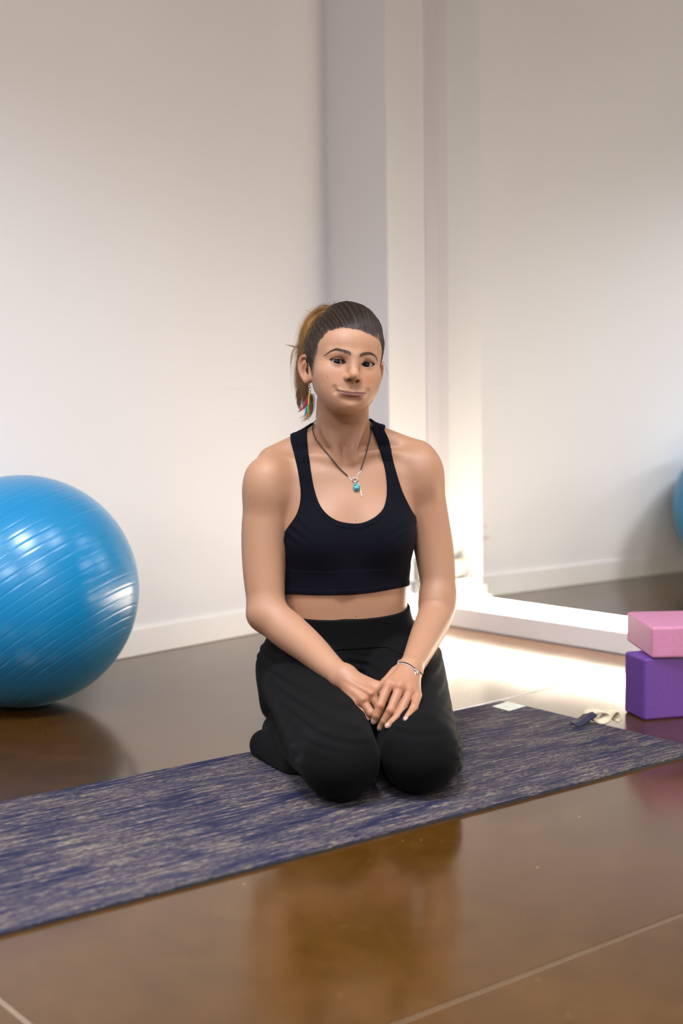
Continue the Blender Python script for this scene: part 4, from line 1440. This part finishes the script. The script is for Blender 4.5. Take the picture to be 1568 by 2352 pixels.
# ------------------------------------------------------------------ hair, pulled back into a loose ponytail
HB_G = skull_shapes(GRP()); HB_G.add(hE((0, -23, 24), (63, 62, 60)), .03)
HB_G.add(hC((-39, -50, 10), (-16, -81, 60), 18, 16), .03); HB_G.add(hC((39, -50, 10), (16, -81, 60), 18, 16), .03)
HB_G.add(hE((6, 104, -18), (30, 19, 40)), .035); HB_G.add(hE((22, 78, -8), (46, 34, 62)), .03)
ANCH = np.array([-18.0, 78.0, -98.0]); HC0 = np.array([0.0, 28.0, -10.0])
aax = (ANCH - HC0) / np.linalg.norm(ANCH - HC0); a1 = np.cross(aax, [0, 1.0, 0.2]); a1 /= np.linalg.norm(a1); a2 = np.cross(aax, a1)
YL = np.array([-110, -60, -40, -33, -22, -5, 20, 45, 58, 66, 72, 80]); ZL = np.array([-45, -35, -16, -2, 16, 26, 40, 54, 63, 72, 88, 124])
SL = np.sqrt(1 + np.gradient(ZL.astype(float), YL) ** 2)


def hair_in(Lm):
    """mm inside the hairline (positive under hair)"""
    ph = np.arctan2((Lm - HC0) @ a1, (Lm - HC0) @ a2)
    j = 1.2 * np.sin(ph * 17) + .8 * np.sin(ph * 41 + 1.0) + .3 * np.sin(ph * 163 + 2)
    peak = 5.0 * np.exp(-(Lm[:, 0] / 7.0) ** 2) * (Lm[:, 1] > 50)
    zl = np.interp(Lm[:, 1] + 0.0 - .0 * Lm[:, 0], YL, ZL)
    return (zl - Lm[:, 2]) / np.interp(Lm[:, 1], YL, SL) + j + peak * .6, ph


def hair_cap(X, box=None):
    Lm = hl(X); q, ph = hair_in(Lm)
    near = smooth(-2, 46, q)
    t_ = -.5 + 7.2 * near
    st = (.9 * np.sin(ph * 57 + .8 * np.sin(ph * 13)) + .7 * np.sin(ph * 101 + 1.2) + .5 * np.sin(ph * 173)) * .35 * near
    d = HB_G(X, box) * 1000 - t_ - st
    return np.maximum(d * .0008, -(q + 1.5) * .0008).astype(F32)


lo_, hi_ = HO - .14, HO + .16
V, Q = surface(hair_cap, axis((lo_[0] + .02, hi_[0] - .03, .0016)), axis((lo_[1] + .02, hi_[1], .0020)), axis((lo_[2] + .02, hi_[2], .0016)), project=1)


def hair_shade(Lm, seed=0):
    ph = np.arctan2((Lm - HC0) @ a1, (Lm - HC0) @ a2)
    s_ = .5 + .5 * np.sin(ph * 61 + 2.2 * np.sin(ph * 7)); back_ = smooth(20, -90, Lm[:, 2])
    m = np.clip(.06 + .46 * s_ ** 3 + .40 * back_, 0, 1)[:, None]
    c = np.array([.0105, .0070, .0062]) * (1 - m) + np.array([.070, .036, .016]) * m
    if seed:
        q, _ = hair_in(Lm); k = (.75 * smooth(11, -1, q))[:, None]           # scalp shows through at the hairline
        c = c * (1 - k) + SKIN * .8 * k
    return c


th_ = NT('brown_hair'); at = th_.n('ShaderNodeVertexColor'); at.layer_name = 'tone'
th_.set(Base_Color=at.outputs['Color'], Roughness=0.45)
th_.b.inputs['Specular IOR Level'].default_value = 0.28
th_.b.inputs['Anisotropic'].default_value = 0.4
M_hair = th_.m
hair = link_mesh('hair', mesh_from('hair', V, Q, hair_shade(hl(V), 1)), M_hair, woman)
hair['label'] = 'dark brown hair combed back'

# combed strands lying on the hair mass
rg = np.random.default_rng(11)
n = 3000
yy = np.concatenate([rg.uniform(60, 79, 1350), rg.uniform(-26, 66, 1500), rg.uniform(-60, -26, 150)])[:n]
zz = np.minimum(np.interp(yy, YL, ZL), 86) + 9 - 32 * rg.uniform(0, 1, n) ** 1.3
sx = rg.choice([-1, 1], n)
xx = np.where(yy > 58, rg.uniform(-58, 58, n), sx * 80)
starts = np.stack([xx, yy, zz], 1)
t_ = np.linspace(0, 1, 15)[None, :, None]
line = starts[:, None, :] * (1 - t_) + ANCH[None, None, :] * t_
line[:, :, 1] += (14 * np.sin(np.pi * t_[..., 0])) * (yy[:, None] > 0)
line += rg.normal(0, 1.0, (n, 1, 3)) * np.sin(np.pi * t_) * 5
dirs = line - HC0; dirs /= np.linalg.norm(dirs, axis=2)[..., None]
o_l = HC0 + dirs * 150
ow = HO + (o_l.reshape(-1, 3) * .001) @ HB.T; dw = -(dirs.reshape(-1, 3) @ HB.T)
hcap_d = lambda X: np.minimum(hair_cap(X.astype(F32)), HB_G(X.astype(F32)))
pw, hit = march(hcap_d, ow, dw, .0, .15, 110)
pw = pw.reshape(n, 15, 3); hit = hit.reshape(n, 15)
lift = rg.uniform(.0002, .0016, n)[:, None, None] * np.sin(np.pi * np.clip(t_ * 1.1, 0, 1)) - .0004
pw = pw - dw.reshape(n, 15, 3) * lift
S_, R_, K_ = [], [], []
for i in range(n):
    if not hit[i].all(): continue
    S_.append(pw[i]); R_.append(np.full(15, rg.uniform(.00016, .00030)) * np.concatenate([[.3, .6], np.ones(13)]))
    base = hair_shade(hl(pw[i])); K_.append(np.clip(base * rg.uniform(.45, 2.6), 0, 1))
# short baby hairs along the hairline
o = strands('combed_strands', S_, R_, M_hair, hair, K_); o['kind'] = 'stuff'

GOLD = np.array([.42, .215, .070]); BRN = np.array([.085, .045, .018]); HON = np.array([.27, .135, .048])
S_, R_, K_ = [], [], []


def lock(guide, n, spread, c0, c1, rad=(.00018, .00032), taper=.25, wav=.002, t_cut=1.0, r2=None):
    g = catmull([P(*q) for q in guide], 26); m = len(g)
    T = np.gradient(g, axis=0); T /= np.linalg.norm(T, axis=1)[:, None]
    N = np.cross(T, [0, 1.0, .1]); N /= np.linalg.norm(N, axis=1)[:, None]; Bn = np.cross(T, N)
    u_ = np.linspace(0, 1, m)
    spr = np.interp(u_, np.linspace(0, 1, len(spread)), spread)
    for _ in range(n):
        a, b = rg.normal(0, .55, 2); ph = rg.uniform(0, 6.28); fr_ = rg.uniform(1, 2.5)
        off = spr[:, None] * (a * N + b * .8 * Bn) + (wav * np.sin(u_ * 6.28 * fr_ + ph) * u_)[:, None] * N
        k1 = rg.uniform(.72, 1.0) * t_cut; k = max(6, int(m * k1))
        p = (g + off)[:k]
        r = rg.uniform(*rad) * np.interp(np.linspace(0, 1, k), [0, .15, .6, 1], [.7, 1, .9, taper])
        mix = np.clip(u_[:k] * 1.0 + rg.normal(0, .22), 0, 1)[:, None]
        S_.append(p); R_.append(r); K_.append(np.clip((np.asarray(c0) * (1 - mix) + np.asarray(c1) * mix) * rg.uniform(.6, 1.35), 0, 1))


lock([(786, 716, 3.06), (764, 712, 3.085), (736, 717, 3.10), (714, 737, 3.11), (702, 765, 3.11), (695, 800, 3.10), (690, 835, 3.085), (686, 870, 3.08), (687, 905, 3.07), (692, 940, 3.06)], 420, [.006, .010, .012, .011, .010, .008], HON, HON)
lock([(765, 715, 3.08), (735, 725, 3.10), (713, 750, 3.10), (703, 780, 3.10), (700, 810, 3.09)], 300, [.008, .012, .012, .010], GOLD, GOLD)
lock([(745, 735, 3.09), (718, 775, 3.10), (703, 815, 3.09), (697, 855, 3.075), (698, 895, 3.065), (705, 930, 3.055), (712, 952, 3.05)], 460, [.012, .013, .012, .011, .011, .008], BRN, HON)
lock([(700, 880, 3.07), (688, 900, 3.065), (686, 925, 3.06), (692, 945, 3.055)], 60, [.004, .006, .004, .001], BRN, BRN, (.0004, .0006))
lock([(715, 905, 3.06), (716, 930, 3.055), (712, 950, 3.05), (700, 964, 3.05), (687, 969, 3.05)], 45, [.006, .006, .004, .003, .0015], BRN, GOLD)
lock([(712, 925, 3.06), (708, 945, 3.05), (697, 957, 3.05), (684, 961, 3.05)], 10, [.003, .003, .002, .001], HON, GOLD)
lock([(716, 780, 3.09), (699, 792, 3.09), (680, 797, 3.09), (662, 793, 3.09), (651, 789, 3.09)], 16, [.003, .003, .002, .001, .0004], HON, HON, wav=.0006)
lock([(714, 772, 3.09), (696, 782, 3.09), (681, 796, 3.09), (671, 815, 3.09), (669, 835, 3.09), (673, 852, 3.09)], 14, [.004, .003, .002, .001], HON, HON, wav=.001)
lock([(712, 778, 3.09), (694, 772, 3.09), (684, 769, 3.09), (677, 765, 3.09)], 8, [.002, .0014, .0007, .0003], HON, HON, wav=.0003)
lock([(688, 800, 3.09), (672, 820, 3.09), (667, 845, 3.09), (671, 870, 3.09)], 4, [.002, .002, .001], HON, HON, wav=.001)
lock([(722, 722, 3.10), (705, 714, 3.10), (692, 711, 3.10)], 3, [.003, .001, .0005], HON, HON, wav=.0003, rad=(.00016, .00024))
lock([(760, 708, 3.09), (745, 700, 3.09), (732, 703, 3.10), (725, 712, 3.10)], 8, [.002, .0015, .001], BRN, BRN, rad=(.0002, .0003))
lock([(776, 703, 3.06), (768, 697, 3.06), (769, 691, 3.06), (780, 690, 3.06)], 3, [.001, .001, .0005], BRN, HON, rad=(.0002, .0003))
lock([(876, 800, 2.99), (884, 780, 3.0), (886, 760, 3.0)], 3, [.001, .002, .003], BRN, BRN, rad=(.00014, .0002))
lock([(880, 830, 3.0), (888, 850, 3.0), (893, 872, 3.0)], 2, [.001, .002, .003], BRN, BRN, rad=(.00012, .00018))
pt = strands('ponytail', S_, R_, M_hair, woman, K_); pt['label'] = 'loose golden brown ponytail'
bm = bmesh.new(); aw = hw(*(ANCH * 1.03)); axw = HB @ aax
e1 = np.cross(axw, [0, 0, 1.0]); e1 /= np.linalg.norm(e1); e2 = np.cross(axw, e1)
bm_ring(bm, aw, e1, e2, .013, .0035, 24, 8); from_bm('hair_tie', bm, simple('black_elastic', (.01, .01, .01), .7), woman, True)
# ------------------------------------------------------------------ jewellery
M_silver = simple('silver', (0.78, 0.74, 0.70), 0.22, 1.0)
M_cord = simple('dark_brown_cord', (0.030, 0.016, 0.010), 0.55)
SKINF = GRP(); SKINF.add(BODY, .001)


def touch(px, py, out=0.0012):
    """the point of the skin seen at a photo pixel, lifted a little off it"""
    far = P(px, py, 3.06); d = far - CAM; d /= np.linalg.norm(d)
    p, h = march(BODY, CAM[None], d[None], 2.5, 3.25)
    return p[0] - d * out


nk = touch(816, 1108)
neck = empty('necklace', tuple(nk)); tag(neck, 'dark cord necklace with a small turquoise stone, hanging on the chest', 'necklace')
left = [touch(x, y, .0020) for x, y in ((717.5, 985), (719, 993), (721.5, 1001), (726, 1010), (735, 1022), (745, 1034), (755, 1046), (765, 1058), (774, 1069), (783, 1079), (798, 1093))]
right = [touch(x, y, .0028) for x, y in ((852.5, 986), (851, 1000), (849, 1009), (847, 1018), (844, 1029), (841, 1040), (838, 1051), (834, 1062), (828, 1079))]


def taut(pts):
    """a cord under tension bridges the hollows of the skin instead of dipping into them"""
    pts = [np.array(p) for p in pts]
    for _ in range(40):
        for i in range(1, len(pts) - 1):
            w_ = np.linalg.norm(pts[i] - pts[i - 1]) / (np.linalg.norm(pts[i] - pts[i - 1]) + np.linalg.norm(pts[i + 1] - pts[i]))
            yl = pts[i - 1][1] * (1 - w_) + pts[i + 1][1] * w_
            if pts[i][1] > yl: pts[i] = CAM + (pts[i] - CAM) * (yl / pts[i][1])
    return pts


left, right = taut(left), taut(right)
backp = [P(719.5, 976, 3.040), P(724, 967, 3.08), P(748, 957, 3.122), P(790, 952, 3.137), P(832, 960, 3.125), P(851, 970, 3.08), P(853.5, 978, 3.045)]
bm = bmesh.new(); bm_tube(bm, catmull(left[::-1] + backp + right, 120), .00125, 8)
from_bm('cord', bm, M_cord, neck, True)
fr3 = np.array([0, -1.0, 0]); ux, uz = np.array([1.0, 0, 0]), np.array([0, 0, 1.0])


def links(name, a, b, n, R=.0016, r=.00035, sag=0):
    bm = bmesh.new()
    for i in range(n):
        c = a + (b - a) * (i + .5) / n + np.array([0, -.0008, 0]); d = (b - a) / np.linalg.norm(b - a)
        s_ = np.cross(d, fr3); s_ /= np.linalg.norm(s_)
        u, v = (d, s_) if i % 2 == 0 else (d, (s_ + fr3 * .9) / np.linalg.norm(s_ + fr3 * .9))
        bm_ring(bm, c, u, v, R, r, 12, 5)
    return from_bm(name, bm, M_silver, neck, True)


links('chain', touch(828, 1080), touch(821, 1096), 6)
links('chain', touch(798, 1093.5), touch(806, 1101), 3)
links('extension_chain', touch(823, 1105), touch(831, 1140), 12, .00115, .00028)
bm = bmesh.new(); c = touch(814, 1102, .003)
bm_ring(bm, c, ux, uz, .0042, .0012, 20, 7); bm_ring(bm, c + (.0055, 0, .001), ux, uz, .0022, .0007, 14, 6); bm_ring(bm, c + (-.0060, 0, -.002), ux, uz, .0020, .0007, 14, 6)
bm_tube(bm, [c + (.002, 0, .0042), c + (.0045, -.001, .0058)], .0008, 6)
from_bm('clasp', bm, M_silver, neck, True)
tt_ = NT('turquoise'); vv = tt_.coords('Object')
tt_.set(Base_Color=tt_.ramp(tt_.noise(vv, 190, 4, .6, .6), [(.36, (.004, .085, .085)), (.52, (.055, .36, .37)), (.72, (.33, .66, .66))]), Roughness=.16)
bm = bmesh.new(); bmesh.ops.create_uvsphere(bm, u_segments=28, v_segments=18, radius=1)
cs = touch(818.5, 1119, .0048)
for v in bm.verts: v.co *= (1 + .05 * math.sin(v.co.x * 5 + v.co.z * 4)); 
bm.transform(Matrix.Translation(Vector(cs)) @ Matrix.Rotation(math.radians(12), 4, 'Y') @ Matrix.Diagonal((.0068, .0050, .0088, 1)))
st_o = from_bm('stone', bm, tt_.m, neck, True); st_o['label'] = 'turquoise stone'
bm = bmesh.new(); bm_ring(bm, cs + (-.002, .001, .0098), ux, uz, .0018, .0006, 12, 6); from_bm('bail', bm, M_silver, neck, True)

# bracelet on the left wrist: black and pale cords with a small silver charm
bw = touch(943, 1536, .001)
br = empty('bracelet', tuple(bw)); tag(br, 'thin black and pale cord bracelet with a silver charm on the left wrist', 'bracelet')
def wrist_loop(pts, lift):
    fr_ = [touch(x, y, lift) for x, y in pts]
    a, b = fr_[0], fr_[-1]; mid = (a + b) / 2 + np.array([-.003, .043, .010])
    return catmull(fr_ + [b + np.array([-.001, .022, .002]), mid, a + np.array([.004, .017, .003]), fr_[0]], 70)
bm = bmesh.new(); bm_tube(bm, wrist_loop([(914, 1521.5), (922, 1521), (932, 1522.5), (942, 1527), (952, 1535), (962, 1541), (970, 1548.5)], .0010), .0009, 7)
from_bm('black_cord', bm, simple('black_cord', (.012, .010, .010), .6), br, True)
bm = bmesh.new(); bm_tube(bm, wrist_loop([(913, 1524.5), (922, 1523.5), (932, 1526), (942, 1531), (951, 1537), (961, 1546), (969, 1556)], .0011), .0008, 7)
o = from_bm('pale_cord', bm, simple('pale_cord', (.62, .52, .46), .5), br, True)
bm = bmesh.new(); cb = touch(953.5, 1541, .0032)
bm_ring(bm, cb, ux, uz, .0030, .0011, 16, 7); bm_ring(bm, cb + (.0045, 0, -.002), ux, uz, .0022, .0009, 14, 6)
bm_tube(bm, [cb + (-.001, -.0005, -.003), cb + (.0005, -.001, -.008), cb + (.002, -.001, -.0125)], [.0016, .0019, .0009], 8)
bm_tube(bm, [cb + (.003, -.0003, -.003), cb + (.0042, -.0006, -.008)], [.0012, .0007], 7)
from_bm('charm', bm, M_silver, br, True)

# feather earring in the right ear
elobe = ew_lobe = hw(-73 - 3.0, -40.5, -3.0)
EP = P(712.5, 886, 2.985)
er = empty('earring', tuple(EP)); tag(er, 'dangling feather earring in red, blue, green and yellow under the right ear', 'earring')
def E(px, py, dy=0.0): return P(px, py, 2.985 + dy)
bm = bmesh.new(); bm_tube(bm, catmull([E(711, 876, .004), E(714, 882), E(713, 890), E(711, 894)], 16), .0005, 6)
bmesh.ops.create_uvsphere(bm, u_segments=12, v_segments=8, radius=.0019, matrix=Matrix.Translation(Vector(E(710.5, 889))))
bm_tube(bm, [E(711.5, 893), E(710.5, 899)], [.0011, .0014], 8); bm_tube(bm, [E(710.5, 899), E(710, 902)], [.0014, .0007], 8)
from_bm('silver_hook', bm, M_silver, er, True)


def feather(name, pts, w, colr, parent=er):
    """a thin cambered vane with a quill"""
    g = catmull(pts, 16); T = np.gradient(g, axis=0); T /= np.linalg.norm(T, axis=1)[:, None]
    sd = np.cross(T, [0, 1.0, 0]); sd /= np.linalg.norm(sd, axis=1)[:, None]
    bm = bmesh.new(); rows = []
    for i in range(16):
        u = i / 15; ww = w * (math.sin(math.pi * min(1, u * .92 + .08)) ** .7) * (1 - .35 * u) + .0002
        rows.append([bm.verts.new(g[i] + sd[i] * ww * a + np.array([0, -.0012 * (1 - a * a) + o_, 0])) for a, o_ in ((-1, 0), (-.5, 0), (0, -.0004), (.5, 0), (1, 0), (.5, .0006), (0, .0006), (-.5, .0006))])
    for i in range(15):
        for k in range(8): bm.faces.new((rows[i][k], rows[i][(k + 1) % 8], rows[i + 1][(k + 1) % 8], rows[i + 1][k]))
    bm.faces.new(rows[0][::-1]); bm.faces.new(rows[-1])
    o = from_bm('feather', bm, simple(name + '_feather', colr, .6), parent, True); o['label'] = name + ' feather'


feather('crimson', [E(709, 905), E(706, 917), E(700, 930), E(692, 941), E(684, 946)], .0026, (.33, .004, .045))
feather('yellow', [E(711, 902, -.003), E(709, 920, -.003), E(708, 940, -.003), E(709, 966, -.003)], .0021, (.50, .34, .035))
feather('green', [E(708, 928, -.005), E(706.5, 940, -.005), E(706, 952, -.005)], .0016, (.12, .30, .07))
feather('blue', [E(707, 931, -.001), E(704, 942, -.001), E(698, 957, -.001)], .0023, (.004, .16, .34))
feather('orange', [E(709, 938, .002), E(706, 952, .002), E(701, 958, .002)], .0020, (.52, .16, .02))
